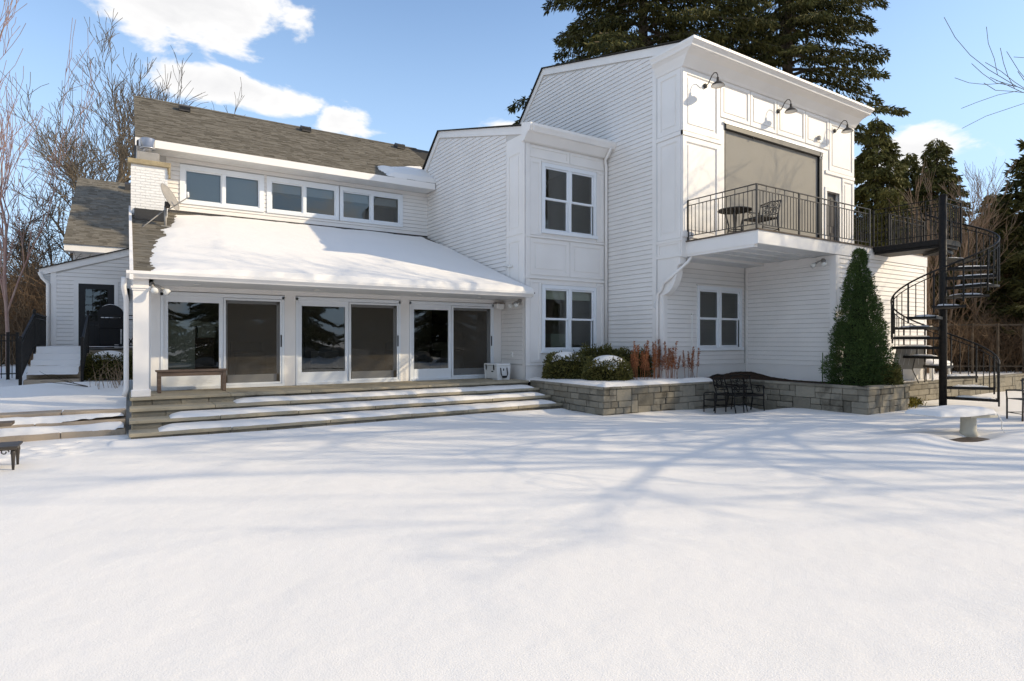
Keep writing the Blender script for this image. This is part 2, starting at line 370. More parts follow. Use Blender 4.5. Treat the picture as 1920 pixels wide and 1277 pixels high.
g = grid_mesh('side_snow_ground', ux, uy, left_z, M['snow']); tag(g, 'raised snowy side yard above the sandstone steps', 'snow ground', kind='structure')

# ---------------------------------------------------------------- the house
HOUSE = thing('house', 'large white clapboard house with lower sunroom, window bay and tall balcony wing', 'house', (5, 13, 0))
def clip(poly, z, keep_above):
    out = []; n = len(poly)
    for i in range(n):
        a, b = poly[i], poly[(i+1) % n]; ia = (a[1] >= z) == keep_above or a[1] == z; ib = (b[1] >= z) == keep_above or b[1] == z
        if ia: out.append(a)
        if ia != ib:
            t = (z-a[1])/(b[1]-a[1]); out.append((a[0]+t*(b[0]-a[0]), z))
    return out
def clipu(poly, u, above):
    return [(q[1], q[0]) for q in clip([(p[1], p[0]) for p in poly], u, above)]
EXPO = .125
def siding(wall, axis, c, poly, holes=(), e=EXPO, off=0.0):
    """clapboards on the plane axis=c, facing -axis; poly and holes in (u, z)"""
    z = min(p[1] for p in poly); zt = max(p[1] for p in poly)
    while z < zt-.02:
        row = clip(clip(poly, z+.010, True), z+e, False)
        segs = [row]
        for h0, h1, hz0, hz1 in holes:
            if hz0 < z+e*.5 < hz1: segs = [s for r in segs for s in (clipu(r, h0, False), clipu(r, h1, True))]
        for r in segs:
            if len(r) < 3 or max(p[0] for p in r)-min(p[0] for p in r) < .03: continue
            n = len(r); t = lambda zz: .010 + off + .018*(1-(zz-z)/e)
            if axis == 'x': vs = [(c-t(q[1]), q[0], q[1]) for q in r] + [(c, q[0], q[1]) for q in r]
            else: vs = [(q[0], c-t(q[1]), q[1]) for q in r] + [(q[0], c, q[1]) for q in r]
            MB().raw(vs, [tuple(range(n))] + [(i, n+i, n+(i+1) % n, (i+1) % n) for i in range(n)]).build('clapboard', M['paint'], wall)
        z += e
def flat_wall(name, axis, c, u0, u1, z0, z1, thick, holes=(), m=None, parent=None):
    us = sorted({u0, u1, *[h for q in holes for h in q[:2]]}); zs = sorted({z0, z1, *[h for q in holes for h in q[2:]]})
    b = MB(); P = (lambda u, z, t: (c+t, u, z)) if axis == 'x' else (lambda u, z, t: (u, c+t, z))
    inside = lambda u, z: any(h[0] < u < h[1] and h[2] < z < h[3] for h in holes)
    for i in range(len(us)-1):
        for j in range(len(zs)-1):
            if inside((us[i]+us[i+1])/2, (zs[j]+zs[j+1])/2): continue
            for t in (0, thick): b.raw([P(us[i], zs[j], t), P(us[i+1], zs[j], t), P(us[i+1], zs[j+1], t), P(us[i], zs[j+1], t)], [(0, 1, 2, 3)])
    for h in list(holes) + [(u0, u1, z0, z1)]:
        for p, q in (((h[0], h[2]), (h[1], h[2])), ((h[1], h[2]), (h[1], h[3])), ((h[1], h[3]), (h[0], h[3])), ((h[0], h[3]), (h[0], h[2]))):
            b.raw([P(*p, 0), P(*q, 0), P(*q, thick), P(*p, thick)], [(0, 1, 2, 3)])
    return b.build(name, m or M['paint'], parent or HOUSE)
def room(x0, x1, y0, y1, z0, z1, m):                             # the room seen through a window (open towards the viewer)
    b = MB().raw([(x0,y0,z0),(x1,y0,z0),(x1,y1,z0),(x0,y1,z0),(x0,y0,z1),(x1,y0,z1),(x1,y1,z1),(x0,y1,z1)],
                 [(0,1,2,3),(7,6,5,4),(1,2,6,5),(2,3,7,6),(3,0,4,7)])
    return b.build('room_interior', m, HOUSE)

# --- sunroom porch (doors at Y 14.55), steps end at X 0.03
YD = 14.55; EZ = 2.92
UNITS = [(.58, 3.06), (3.32, 5.92), (6.17, 8.72)]
wall = flat_wall('sunroom_wall', 'y', YD+.02, .40, 9.0, .55, 3.2, .18, [(a+.04, b-.04, .66, 2.60) for a, b in UNITS], M['trim'])
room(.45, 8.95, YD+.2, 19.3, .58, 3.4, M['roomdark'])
fp = MB().box(.74, 1.30, 15.45, 15.95, .6, 1.98).box(.68, 1.38, 15.40, 15.98, 1.98, 2.04).box(.64, 1.42, 15.36, 16.0, 2.04, 2.10).box(1.38, 1.75, 15.7, 15.95, 1.72, 1.98).box(1.38, 1.86, 15.62, 15.98, 1.98, 2.08).build('fireplace', M['mantel'], HOUSE)
MB().box(1.31, 1.72, 15.75, 15.95, .6, 1.72).build('brick_surround', M['roomdark'], fp)
MB().box(.45, 8.9, 19.0, 19.2, .6, 3.3).build('back_paneling', M['room'], HOUSE)
for x in (2.3, 4.2, 6.6, 8.1): MB().box(x, x+.75, 16.6, 17.4, .62, 1.35).box(x, x+.75, 17.25, 17.45, 1.0, 1.6).build('interior_armchair', M['sling'], HOUSE)
for i, (a, b) in enumerate(UNITS):
    mid = (a+b)/2 - .04
    f = MB().box(a, a+.05, YD-.05, YD+.1, .62, 2.66).box(b-.05, b, YD-.05, YD+.1, .62, 2.66).box(a, b, YD-.05, YD+.1, 2.60, 2.68).box(a, b, YD-.06, YD+.12, .60, .655)
    d = f.build('sliding_door', M['vinyl'], HOUSE)
    # fixed panel
    p = MB().box(a+.05, a+.14, YD+.0, YD+.05, .655, 2.6).box(mid-.085, mid, YD+.0, YD+.05, .655, 2.6).box(a+.14, mid-.085, YD, YD+.05, 2.47, 2.6).box(a+.14, mid-.085, YD, YD+.05, .655, .90)
    p.build('fixed_panel', M['vinyl'], d)
    MB().raw([(a+.14, YD+.03, .9), (mid-.085, YD+.03, .9), (mid-.085, YD+.03, 2.47), (a+.14, YD+.03, 2.47)], [(0, 1, 2, 3)]).build('pane', M['glassdoor'], d)
    # sliding leaf behind its insect screen
    x0, x1 = mid+.0, b-.05
    MB().box(x0, x0+.09, YD+.055, YD+.095, .655, 2.6).box(x1-.10, x1, YD+.055, YD+.095, .655, 2.6).box(x0, x1, YD+.055, YD+.095, 2.48, 2.6).box(x0, x1, YD+.055, YD+.095, .655, .88).build('sliding_panel', M['vinyl'], d)
    MB().raw([(x0+.09, YD+.075, .88), (x1-.1, YD+.075, .88), (x1-.1, YD+.075, 2.48), (x0+.09, YD+.075, 2.48)], [(0, 1, 2, 3)]).build('pane', M['glassdoor'], d)
    MB().box(x0+.005, x0+.045, YD-.035, YD-.01, .66, 2.59).box(x1-.045, x1-.002, YD-.035, YD-.01, .66, 2.59).box(x0+.045, x1-.045, YD-.035, YD-.01, 2.545, 2.59).box(x0+.045, x1-.045, YD-.035, YD-.01, .66, .705).build('screen_frame', M['vinyl'], d)
    MB().raw([(x0+.045, YD-.022, .705), (x1-.045, YD-.022, .705), (x1-.045, YD-.022, 2.545), (x0+.045, YD-.022, 2.545)], [(0, 1, 2, 3)]).build('insect_screen', M['mesh'], d)
    MB().box(x1-.033, x1-.012, YD-.062, YD-.035, 1.5, 1.78).build('handle', M['black'], d, bevel=.004)
# posts between the doors, header, soffit, gutter, corner column
for a, b in ((.40, .58), (3.06, 3.32), (5.92, 6.17), (8.72, 8.995)):
    MB().box(a+.005, b-.005, YD-.035, YD+.018, .60, 2.70).build('door_post', M['trim'], HOUSE)
box('header_board', .12, 8.99, YD-.05, YD+.015, 2.70, 2.80, M['trim'], HOUSE)
so_ = MB().box(.06, 8.985, 12.96, YD+.01, 2.80, 2.825).build('porch_soffit', M['soffit'], HOUSE)
for x in (1.2, 3.6, 6.1, 7.8): MB().lathe([(.001, 0), (.06, 0), (.06, .012), (.001, .012)], (x, 13.75, 2.785), 12).build('soffit_light', M['enamel'], so_)
gp = [(12.965, 2.79), (12.90, 2.79), (12.885, 2.815), (12.83, 2.87), (12.83, 2.925), (12.845, 2.925), (12.845, 2.88), (12.965, 2.88)]
gu = MB().prism(gp, 'x', -.02, 8.93).build('gutter', M['trim'], HOUSE)
MB().prism([(12.965, 2.785), (12.828, 2.785), (12.828, 2.93), (12.965, 2.93)], 'x', 8.93, 8.945).build('gutter_end', M['trim'], gu)
MB().tube([(-.05, 12.95, 2.80), (-.06, 13.0, 2.62), (-.02, 13.22, 2.42), (-.02, 13.25, .75), (-.05, 13.2, .62)], .042, 8).build('downspout', M['trim'], HOUSE, True)
c = MB().box(.085, .335, 13.02, 13.27, .74, 2.58).build('porch_column', M['trim'], HOUSE)
MB().box(.055, .365, 12.99, 13.30, .602, .74).build('column_base', M['trim'], c, bevel=.012)
MB().box(.07, .35, 13.005, 13.285, 2.58, 2.62).box(.05, .37, 12.985, 13.305, 2.62, 2.66).box(.085, .335, 13.02, 13.27, 2.66, 2.80).build('column_capital', M['trim'], c)
box('side_beam', .085, .335, 13.27, YD, 2.62, 2.80, M['trim'], HOUSE)
MB().prism([(12.97, 2.80), (19.54, 5.17), (19.54, .55), (14.73, .55), (14.73, 2.80)], 'x', .30, .42).build('sunroom_side_wall', M['paint'], HOUSE)
MB().prism([(12.84, 2.76), (19.5, 5.16), (19.5, 5.36), (12.84, 2.925)], 'x', .03, .09).build('rake_board', M['trim'], HOUSE)

# --- shingles
def shingles(name, x0, x1, y0, y1, zf, parent, row=.135, seed=1):
    """courses of laminated tabs on the slope z=zf(y); y0 is the eave"""
    r = random.Random(seed); k = (zf(y1)-zf(y0))/(y1-y0); cs = 1/math.sqrt(1+k*k); dy = row*cs; b = MB(); y = y0; i = 0
    while y < y1-.02:
        x = x0 - r.random()*.3
        yt = min(y+dy*1.35, y1)
        while x < x1:
            wd = r.choice((.12, .17, .22, .3, .38)); a, c_ = max(x, x0), min(x+wd, x1)
            if c_-a > .01:
                h = r.choice((.007, .012, .019)) ; yy = y - r.random()*.006
                n = (-k*cs, cs)
                P = lambda xx, v, t: (xx, v + t*n[0], zf(v) + t*n[1])
                vs = [P(a, yy, 0), P(c_, yy, 0), P(a, yy, h), P(c_, yy, h), P(a, yt, .002), P(c_, yt, .002)]
                b.raw(vs, [(0, 1, 3, 2), (2, 3, 5, 4), (0, 2, 4), (1, 5, 3)])
            x += wd
        y += dy; i += 1
    o = b.build(name, M['shingle'], parent); o['kind'] = 'stuff'; return o
k1 = (5.30-EZ)/(19.54-12.9)
zr1 = lambda y: EZ + k1*(y-12.9)
pr = MB().raw([(.03, 12.85, zr1(12.85)), (9.0, 12.85, zr1(12.85)), (9.0, 19.54, zr1(19.54)), (.03, 19.54, zr1(19.54)),
               (.03, 12.97, 2.83), (9.0, 12.97, 2.83)], [(0, 1, 2, 3), (0, 4, 5, 1), (0, 3, 4), (1, 5, 2)]).build('sunroom_roof', M['shingle_b'], HOUSE)
shingles('shingle_course', .03, 3.0, 12.86, 19.53, zr1, pr, seed=2)
shingles('shingle_course', 3.0, 8.99, 18.6, 19.53, zr1, pr, seed=3)
MB().raw([(.4, 19.515, zr1(19.5)+.03), (8.98, 19.515, zr1(19.5)+.03), (8.98, 19.525, zr1(19.5)+.13), (.4, 19.525, zr1(19.5)+.13)], [(0, 1, 2, 3)]).build('flashing', M['bronze'], pr)
# upper main roof
k2 = .58; zr2 = lambda y: 7.08 + k2*(y-18.85)
mr_ = MB().raw([(.2, 18.85, 7.08), (12.5, 18.85, 7.08), (12.5, 23.5, zr2(23.5)), (.2, 23.5, zr2(23.5)), (.2, 28.1, 7.08), (12.5, 28.1, 7.08)],
               [(0, 1, 2, 3), (3, 2, 5, 4), (0, 3, 4)]).build('main_roof', M['shingle_b'], HOUSE)
shingles('shingle_course', .17, 9.9, 18.83, 23.5, zr2, mr_, seed=4)
for i in range(36):
    x = .17 + i*.28
    MB().raw([(x, 23.36, zr2(23.36)+.02), (x+.32, 23.36, zr2(23.36)+.024), (x+.32, 23.5, zr2(23.5)+.03), (x, 23.5, zr2(23.5)+.026), (x, 23.64, zr2(23.36)+.02), (x+.32, 23.64, zr2(23.36)+.024)],
             [(0, 1, 2, 3), (3, 2, 5, 4)]).build('ridge_cap', M['shingle'], mr_)
MB().box(.17, 8.95, 18.80, 18.845, 6.86, 7.07).build('eave_fascia', M['trim'], HOUSE)
MB().box(.2, 8.95, 18.845, 19.54, 6.87, 6.895).build('eave_soffit', M['soffit'], HOUSE)
for j in range(4): MB().box(.2, 8.95, 18.93+.15*j, 18.94+.15*j, 6.862, 6.87).build('soffit_groove', M['soffit'], HOUSE)
MB().prism([(18.8, 6.86), (19.0, 6.86), (28.1, 6.86), (23.5, 9.72), (18.8, 7.0)], 'x', .21, .25).build('gable_wall', M['paint'], HOUSE)
for x, y in ((1.6, 22.72), (5.6, 23.0), (9.35, 23.05)):
    z = zr2(y); q = MB().prism([(y-.22, z-.08), (y-.22, z+.10), (y+.06, z+.21), (y+.2, z+.14)], 'x', x-.16, x+.16).build('roof_vent', M['bronze'], HOUSE, bevel=.01)
    MB().box(x-.15, x+.15, y-.226, y-.221, z-.02, z+.07).build('vent_mouth', M['black'], q)
# clerestory wall and its three sliding windows
CW = [(1.36, 3.42, 5.66, 6.60), (3.70, 5.74, 5.66, 6.60), (5.92, 7.94, 5.66, 6.60)]
cw = flat_wall('clerestory_wall', 'y', 19.54, .45, 9.0, 5.0, 6.88, .15, CW, M['slot_shade'])
siding(cw, 'y', 19.54, [(.92, 5.36), (9.0, 5.36), (9.0, 6.87), (.92, 6.87)], [(a-.1, b+.1, c0-.1, d0+.1) for a, b, c0, d0 in CW])
room(.5, 8.9, 19.7, 22.5, 5.1, 6.85, M['room'])
def slider(a, b, z0, z1, Y, blind):
    f = MB().box(a-.10, a+.03, Y-.05, Y+.06, z0-.08, z1+.10).box(b-.03, b+.10, Y-.05, Y+.06, z0-.08, z1+.10).box(a+.03, b-.03, Y-.05, Y+.06, z1-.03, z1+.10).box(a+.03, b-.03, Y-.05, Y+.06, z0-.08, z0+.03)
    o = f.build('slider_window', M['vinyl'], HOUSE); m_ = (a+b)/2
    MB().box(m_-.035, m_+.035, Y-.03, Y+.04, z0+.03, z1-.03).build('mullion', M['vinyl'], o)
    for p, q, dy in ((a+.03, m_-.035, .035), (m_+.035, b-.03, .0)):
        MB().box(p, p+.035, Y+dy-.02, Y+dy+.02, z0+.03, z1-.03).box(q-.035, q, Y+dy-.02, Y+dy+.02, z0+.03, z1-.03).box(p+.035, q-.035, Y+dy-.02, Y+dy+.02, z1-.065, z1-.03).box(p+.035, q-.035, Y+dy-.02, Y+dy+.02, z0+.03, z0+.065).build('sash', M['vinyl'], o)
        MB().raw([(p+.035, Y+dy, z0+.065), (q-.035, Y+dy, z0+.065), (q-.035, Y+dy, z1-.065), (p+.035, Y+dy, z1-.065)], [(0, 1, 2, 3)]).build('pane', M['glass'], o)
        bm_ = MB(); zz = z1-.08; zend = z1-.08-blind*(z1-z0-.14)
        while zz > zend:
            bm_.raw([(p+.05, Y+.10, zz), (q-.05, Y+.10, zz), (q-.05, Y+.135, zz-.042), (p+.05, Y+.135, zz-.042)], [(0, 1, 2, 3)]); zz -= .05
        bm_.build('blind', M['blind'], o)
for (a, b, z0, z1), bl in zip(CW, (1.0, .28, .3)): slider(a, b, z0, z1, 19.54, bl)
# --- chimney
ch = box('chimney', .08, .90, 18.55, 19.2, 4.0, 6.30, M['trim'], HOUSE)
bk = MB(); z = 4.02; i = 0
while z < 6.2:
    x = .07 - (i % 2)*.11
    while x < .9:
        a, b = max(x, .072), min(x+.212, .908)
        if b-a > .03: bk.box(a, b, 18.54-rnd.random()*.006, 18.56, z, z+.062)
        x += .22
    z += .0735; i += 1
bb = bk.build('brick', M['brickp'], ch); bb['kind'] = 'stuff'
MB().box(.0, .98, 18.47, 19.28, 6.29, 6.42).build('chimney_cap', M['cap'], ch, bevel=.01)
MB().box(.93, .975, 18.48, 18.6, 6.02, 6.29).build('cap_drip', M['cap'], ch)
MB().box(.2, .72, 18.6, 19.1, 6.42, 6.66).build('flue_box', M['greymetal'], ch, bevel=.01)
MB().lathe([(.09, 0), (.10, .12), (.11, .13), (.19, .14), (.19, .155), (.175, .16), (.175, .40), (.165, .41), (.05, .42)], (.46, 18.82, 6.66), 22).build('flue_cap', M['metal'], ch, True)
MB().prism([(17.9, zr1(17.9)+.02), (18.56, zr1(18.56)+.02), (18.56, zr1(18.56)+.20)], 'x', .15, .86).build('cricket_flashing', M['black'], ch)

# --- window bay (X 9.0-11.88, front Y 13.3)
YB = 13.3
BW = [(9.62, 11.36, 1.40, 3.08), (9.62, 11.36, 4.68, 6.42)]
bw = flat_wall('bay_front_wall', 'y', YB, 9.0, 11.88, .5, 7.3, .15, BW, M['trim'])
kb = .262; zb = lambda y: 7.34 + kb*(y-12.95)
bs = MB().prism([(13.3, .5), (18.6, .5), (20.8, .5), (20.8, 6.7), (18.54, zb(18.54)-.03), (13.3, zb(13.3)-.03)], 'x', 9.0, 9.12).build('bay_side_wall', M['slot_shade'], HOUSE)
siding(bs, 'x', 9.0, [(14.26, 3.0), (19.54, 5.1), (20.4, 6.9), (18.5, zb(18.5)-.28), (14.26, zb(14.26)-.25)])
siding(bs, 'x', 9.0, [(13.44, 1.0), (14.5, 1.0), (14.5, 2.80), (13.44, 2.80)])
box('skirt_board', 8.975, 9.0, 13.28, 14.5, .58, .97, M['trim'], HOUSE)
box('skirt_board', 8.975, 11.86, 13.265, 13.3, .55, .97, M['trim'], HOUSE)
box('water_table', 8.96, 11.86, 13.25, 13.3, .97, 1.0, M['trim'], HOUSE)
# trim frames: stiles and rails proud of the wall, fields stay recessed
def frame_y(x0, x1, z0, z1, Y, w=.09, t=.022, bead=True, side=-1):
    b = MB().box(x0, x0+w, Y-t, Y, z0, z1).box(x1-w, x1, Y-t, Y, z0, z1).box(x0+w, x1-w, Y-t, Y, z1-w, z1).box(x0+w, x1-w, Y-t, Y, z0, z0+w)
    if bead:
        i = w; s = .018
        b.box(x0+i, x0+i+s, Y-t*.5, Y, z0+i, z1-i).box(x1-i-s, x1-i, Y-t*.5, Y, z0+i, z1-i).box(x0+i+s, x1-i-s, Y-t*.5, Y, z1-i-s, z1-i).box(x0+i+s, x1-i-s, Y-t*.5, Y, z0+i, z0+i+s)
        if min(x1-x0, z1-z0) > .45: b.box(x0+i+.075, x1-i-.075, Y-t*.55, Y, z0+i+.075, z1-i-.075)
    return b.build('panel_moulding', M['trim'], HOUSE)
def frame_x(y0, y1, z0, z1, X, w=.09, t=.022, bead=True):
    b = MB().box(X-t, X, y0, y0+w, z0, z1).box(X-t, X, y1-w, y1, z0, z1).box(X-t, X, y0+w, y1-w, z1-w, z1).box(X-t, X, y0+w, y1-w, z0, z0+w)
    if bead:
        i = w; s = .018
        b.box(X-t*.5, X, y0+i, y0+i+s, z0+i, z1-i).box(X-t*.5, X, y1-i-s, y1-i, z0+i, z1-i).box(X-t*.5, X, y0+i+s, y1-i-s, z1-i-s, z1-i).box(X-t*.5, X, y0+i+s, y1-i-s, z0+i, z0+i+s)
        if y1-y0 > .45: b.box(X-t*.55, X, y0+i+.075, y1-i-.075, z0+i+.075, z1-i-.075)
    return b.build('panel_moulding', M['trim'], HOUSE)
MB().box(8.988, 8.999, 13.30, 14.262, 2.9, 7.25).build('panel_back', M['trim'], HOUSE)
frame_x(13.42, 14.22, 4.55, 6.9, 8.988, .13); frame_x(13.42, 14.22, 3.0, 4.50, 8.988, .13)
box('corner_board', 8.972, 9.0, 13.28, 13.42, .97, 7.0, M['trim'], HOUSE)
box('corner_board', 8.972, 9.12, 13.272, 13.3, 1.0, 7.0, M['trim'], HOUSE)
frame_y(9.13, 9.5, 1.06, 3.30, YB, .07); frame_y(11.48, 11.76, 1.06, 3.30, YB, .06)
frame_y(9.13, 9.5, 4.52, 6.56, YB, .07); frame_y(11.48, 11.76, 4.52, 6.56, YB, .06)
frame_y(9.13, 10.46, 3.44, 4.42, YB, .1); frame_y(10.50, 11.76, 3.44, 4.42, YB, .1)
frame_y(9.13, 10.46, 6.62, 6.95, YB, .07, bead=False); frame_y(10.50, 11.76, 6.62, 6.95, YB, .07, bead=False)
box('belt_board', 8.96, 11.78, 13.255, 13.3, 3.33, 3.40, M['trim'], HOUSE)
box('belt_board', 8.96, 11.78, 13.255, 13.3, 4.45, 4.50, M['trim'], HOUSE)
# bay cornice with gutter
MB().prism([(13.3, 6.97), (13.18, 6.99), (13.02, 7.15), (13.0, 7.17), (12.93, 7.18), (12.90, 7.24), (12.86, 7.30), (12.86, 7.37), (13.3, 7.48)], 'x', 8.86, 11.86).build('bay_cornice', M['trim'], HOUSE)
MB().prism([(13.285, 7.05), (13.31, 7.05), (13.31, 7.14), (13.285, 7.14)], 'x', 9.15, 11.8).build('cornice_shadow_gap', M['soffit'], HOUSE)
MB().prism([(12.88, zb(12.88)-.02), (18.54, zb(18.54)+.0), (20.9, 6.80), (20.9, 6.60), (18.52, zb(18.52)-.22), (13.3, zb(13.3)-.24), (12.88, zb(12.88)-.14)], 'x', 8.955, 8.999).build('rake_board', M['trim'], HOUSE)
br = MB().raw([(8.90, 12.87, zb(12.87)+.02), (11.9, 12.87, zb(12.87)+.02), (11.9, 18.56, zb(18.56)+.03), (8.90, 18.56, zb(18.56)+.03), (8.90, 21.2, 6.70), (11.9, 21.2, 6.70),
               (8.90, 12.87, zb(12.87)-.01), (8.90, 18.56, zb(18.56)-.005), (8.90, 21.2, 6.66)], [(0, 1, 2, 3), (3, 2, 5, 4), (0, 3, 7, 6), (3, 4, 8, 7)]).build('bay_roof', M['shingle_b'], HOUSE)
MB().tube([(11.72, 12.93, 7.22), (11.70, 13.0, 7.08), (11.74, 13.2, 6.92), (11.79, 13.22, 6.75), (11.79, 13.22, .75)], .042, 8).build('downspout', M['trim'], HOUSE, True)
def hung_pair(x0, x1, z0, z1, Y, valance=False):
    cx_ = (x0+x1)/2
    o = MB().box(x0-.10, x0, Y-.035, Y+.1, z0-.05, z1+.11).box(x1, x1+.10, Y-.035, Y+.1, z0-.05, z1+.11).box(x0, x1, Y-.035, Y+.1, z1, z1+.11).build('hung_window', M['vinyl'], HOUSE)
    MB().box(x0-.13, x1+.13, Y-.07, Y+.1, z0-.09, z0-.0).build('sill', M['vinyl'], o)
    MB().box(x0-.13, x1+.13, Y-.055, Y-.0, z1+.11, z1+.135).build('drip_cap', M['trim'], o)
    MB().box(cx_-.05, cx_+.05, Y-.025, Y+.1, z0, z1).build('mullion', M['vinyl'], o)
    zm = (z0+z1)/2
    for a, b in ((x0, cx_-.05), (cx_+.05, x1)):
        for q0, q1, dy in ((zm-.02, z1, .02), (z0, zm+.02, .055)):
            y0, y1 = Y+dy-.018, Y+dy+.016; s = .045
            MB().box(a, a+s, y0, y1, q0, q1).box(b-s, b, y0, y1, q0, q1).box(a+s, b-s, y0, y1, q1-s, q1).box(a+s, b-s, y0, y1, q0, q0+s+.01).build('sash', M['vinyl'], o)
            MB().raw([(a+s, Y+dy, q0+s), (b-s, Y+dy, q0+s), (b-s, Y+dy, q1-s), (a+s, Y+dy, q1-s)], [(0, 1, 2, 3)]).build('pane', M['glass'], o)
        if valance: MB().box(a+.02, b-.02, Y+.12, Y+.15, z1-.28, z1-.02).build('window_shade', M['mantel'], o)
    return o
hung_pair(*BW[0], YB, True); hung_pair(*BW[1], YB)
room(9.15, 11.8, YB+.16, 17.5, .7, 3.6, M['room']); room(9.15, 11.8, YB+.16, 17.5, 4.0, 7.0, M['room'])
MB().box(9.7, 10.2, 17.3, 17.45, 4.1, 6.2).build('interior_door', M['roomdark'], HOUSE)
MB().box(10.5, 11.3, 14.2, 14.6, 1.0, 1.85).build('interior_cabinet', M['mantel'], HOUSE)

# --- tall balcony wing (left wall X 11.88, upper front Y 10.46, lower front Y 11.1)
XL, YF, YW = 11.88, 10.46, 11.10
kx = .267; zx = lambda y: 9.10 + kx*(y-9.86)
lw = MB().prism([(YW+.18, .5), (18.6, .5), (18.6, 8.7), (16.45, zx(16.45)-.03), (YW+.18, zx(YW)-.03)], 'x', XL, XL+.12).build('wing_side_wall', M['slot_shade'], HOUSE)
siding(lw, 'x', XL, [(11.45, .98), (13.25, .98), (13.25, 6.9), (13.3, 7.2), (18.4, 8.0), (18.5, 8.75), (16.42, zx(16.42)-.30), (11.45, zx(11.45)-.26)])
box('skirt_board', XL-.026, XL, 11.3, 13.26, .5, .95, M['trim'], HOUSE)
box('corner_board', XL-.028, XL, 11.32, 11.45, .5, 9.3, M['trim'], HOUSE)
MB().prism([(9.95, zx(9.95)-.02), (16.46, zx(16.46)+.0), (18.7, 8.6), (18.7, 8.4), (16.44, zx(16.44)-.22), (11.3, zx(11.3)-.24), (9.95, zx(9.95)-.15)], 'x', XL-.045, XL-.001).build('rake_board', M['trim'], HOUSE)
MB().raw([(XL-.10, 9.87, zx(9.87)+.02), (20.4, 9.87, zx(9.87)+.02), (20.4, 16.47, zx(16.47)+.03), (XL-.10, 16.47, zx(16.47)+.03), (XL-.10, 19.4, 7.95), (20.4, 19.4, 7.95),
          (XL-.10, 9.87, zx(9.87)-.005), (XL-.10, 16.47, zx(16.47)), (XL-.10, 19.4, 7.9)], [(0, 1, 2, 3), (3, 2, 5, 4), (0, 3, 7, 6), (3, 4, 8, 7)]).build('wing_roof', M['shingle_b'], HOUSE)
# upper front with the shaded opening and a door
SC_ = (13.55, 18.25, 4.2, 7.55); DR = (18.50, 19.22, 4.2, 6.36)
uf = flat_wall('balcony_front_wall', 'y', YF, XL, 20.12, 3.8, 8.95, .15, [SC_, DR], M['trim'])
MB().box(19.97, 20.12, YF+.15, 19, .5, 9.0).build('wing_end_wall', M['paint'], HOUSE)
MB().box(XL, XL+.12, YF+.152, YW+.2, 3.802, 8.95).build('pilaster_wall', M['trim'], HOUSE)
frame_x(10.49, 11.27, 7.02, 8.60, XL, .11); frame_x(10.49, 11.27, 4.28, 6.88, XL, .11); frame_x(10.49, 11.27, 3.86, 4.20, XL, .06, bead=False)
for z0, z1 in ((6.90, 7.0), (4.2, 4.27), (3.80, 3.86)): box('belt_board', XL-.04, XL+.0, 10.42, 11.30, z0, z1, M['trim'], HOUSE)
box('joint_strip', XL-.012, XL, 11.285, 11.318, .6, 8.8, M['soffit'], HOUSE)
box('belt_board', XL-.04, 13.4, YF-.04, YF, 6.90, 7.0, M['trim'], HOUSE)
box('belt_board', 18.42, 20.12, YF-.04, YF, 6.90, 7.0, M['trim'], HOUSE)
frame_y(11.90, 13.34, 7.02, 8.62, YF, .13, .028); frame_y(11.90, 13.34, 4.3, 6.88, YF, .13, .028)
for a, b in ((13.38, 14.62), (14.66, 15.86), (15.90, 17.30), (17.34, 18.60)): frame_y(a, b, 7.66, 8.62, YF, .08, .028)
frame_y(18.64, 20.10, 7.02, 8.62, YF, .12, .028); frame_y(19.40, 20.10, 4.3, 6.88, YF, .10, .028)
box('door_casing', 18.40, 18.50, YF-.03, YF+.02, 4.2, 6.48, M['trim'], HOUSE); box('door_casing', 19.22, 19.32, YF-.03, YF+.02, 4.2, 6.48, M['trim'], HOUSE); box('door_casing', 18.50, 19.22, YF-.03, YF+.02, 6.36, 6.48, M['trim'], HOUSE)
dd = box('balcony_door', 18.50, 19.22, YF+.10, YF+.14, 4.2, 6.36, M['doorgrey'], HOUSE)
for x0, x1, z0, z1 in ((18.58, 18.82, 5.3, 6.2), (18.9, 19.14, 5.3, 6.2), (18.58, 18.82, 4.4, 5.1), (18.9, 19.14, 4.4, 5.1)): box('door_panel', x0, x1, YF+.085, YF+.10, z0, z1, M['doorgrey'], dd, bevel=.012)
sh = box('patio_shade', 13.56, 18.09, YF+.05, YF+.06, 4.2, 7.36, M['screenfab'], HOUSE)
MB().box(13.56, 18.24, YF-.05, YF+.10, 7.36, 7.545).build('shade_housing', M['bronze'], sh, bevel=.012)
MB().box(13.5, 18.3, YF-.06, YF-.02, 7.50, 7.56).build('housing_lip', M['metal'], sh)
MB().box(18.09, 18.24, YF-.02, YF+.10, 4.2, 7.36).build('side_track', M['black'], sh); MB().box(13.555, 13.60, YF+.0, YF+.08, 4.2, 7.36).build('side_track', M['black'], sh)
MB().tube([(14.75, YF-.02, 7.36), (14.75, YF-.03, 7.30)], .02, 8).build('pull_tab', M['black'], sh)
room(13.5, 19.4, YF+.3, 14, 4.2, 8.0, M['roomdark'])
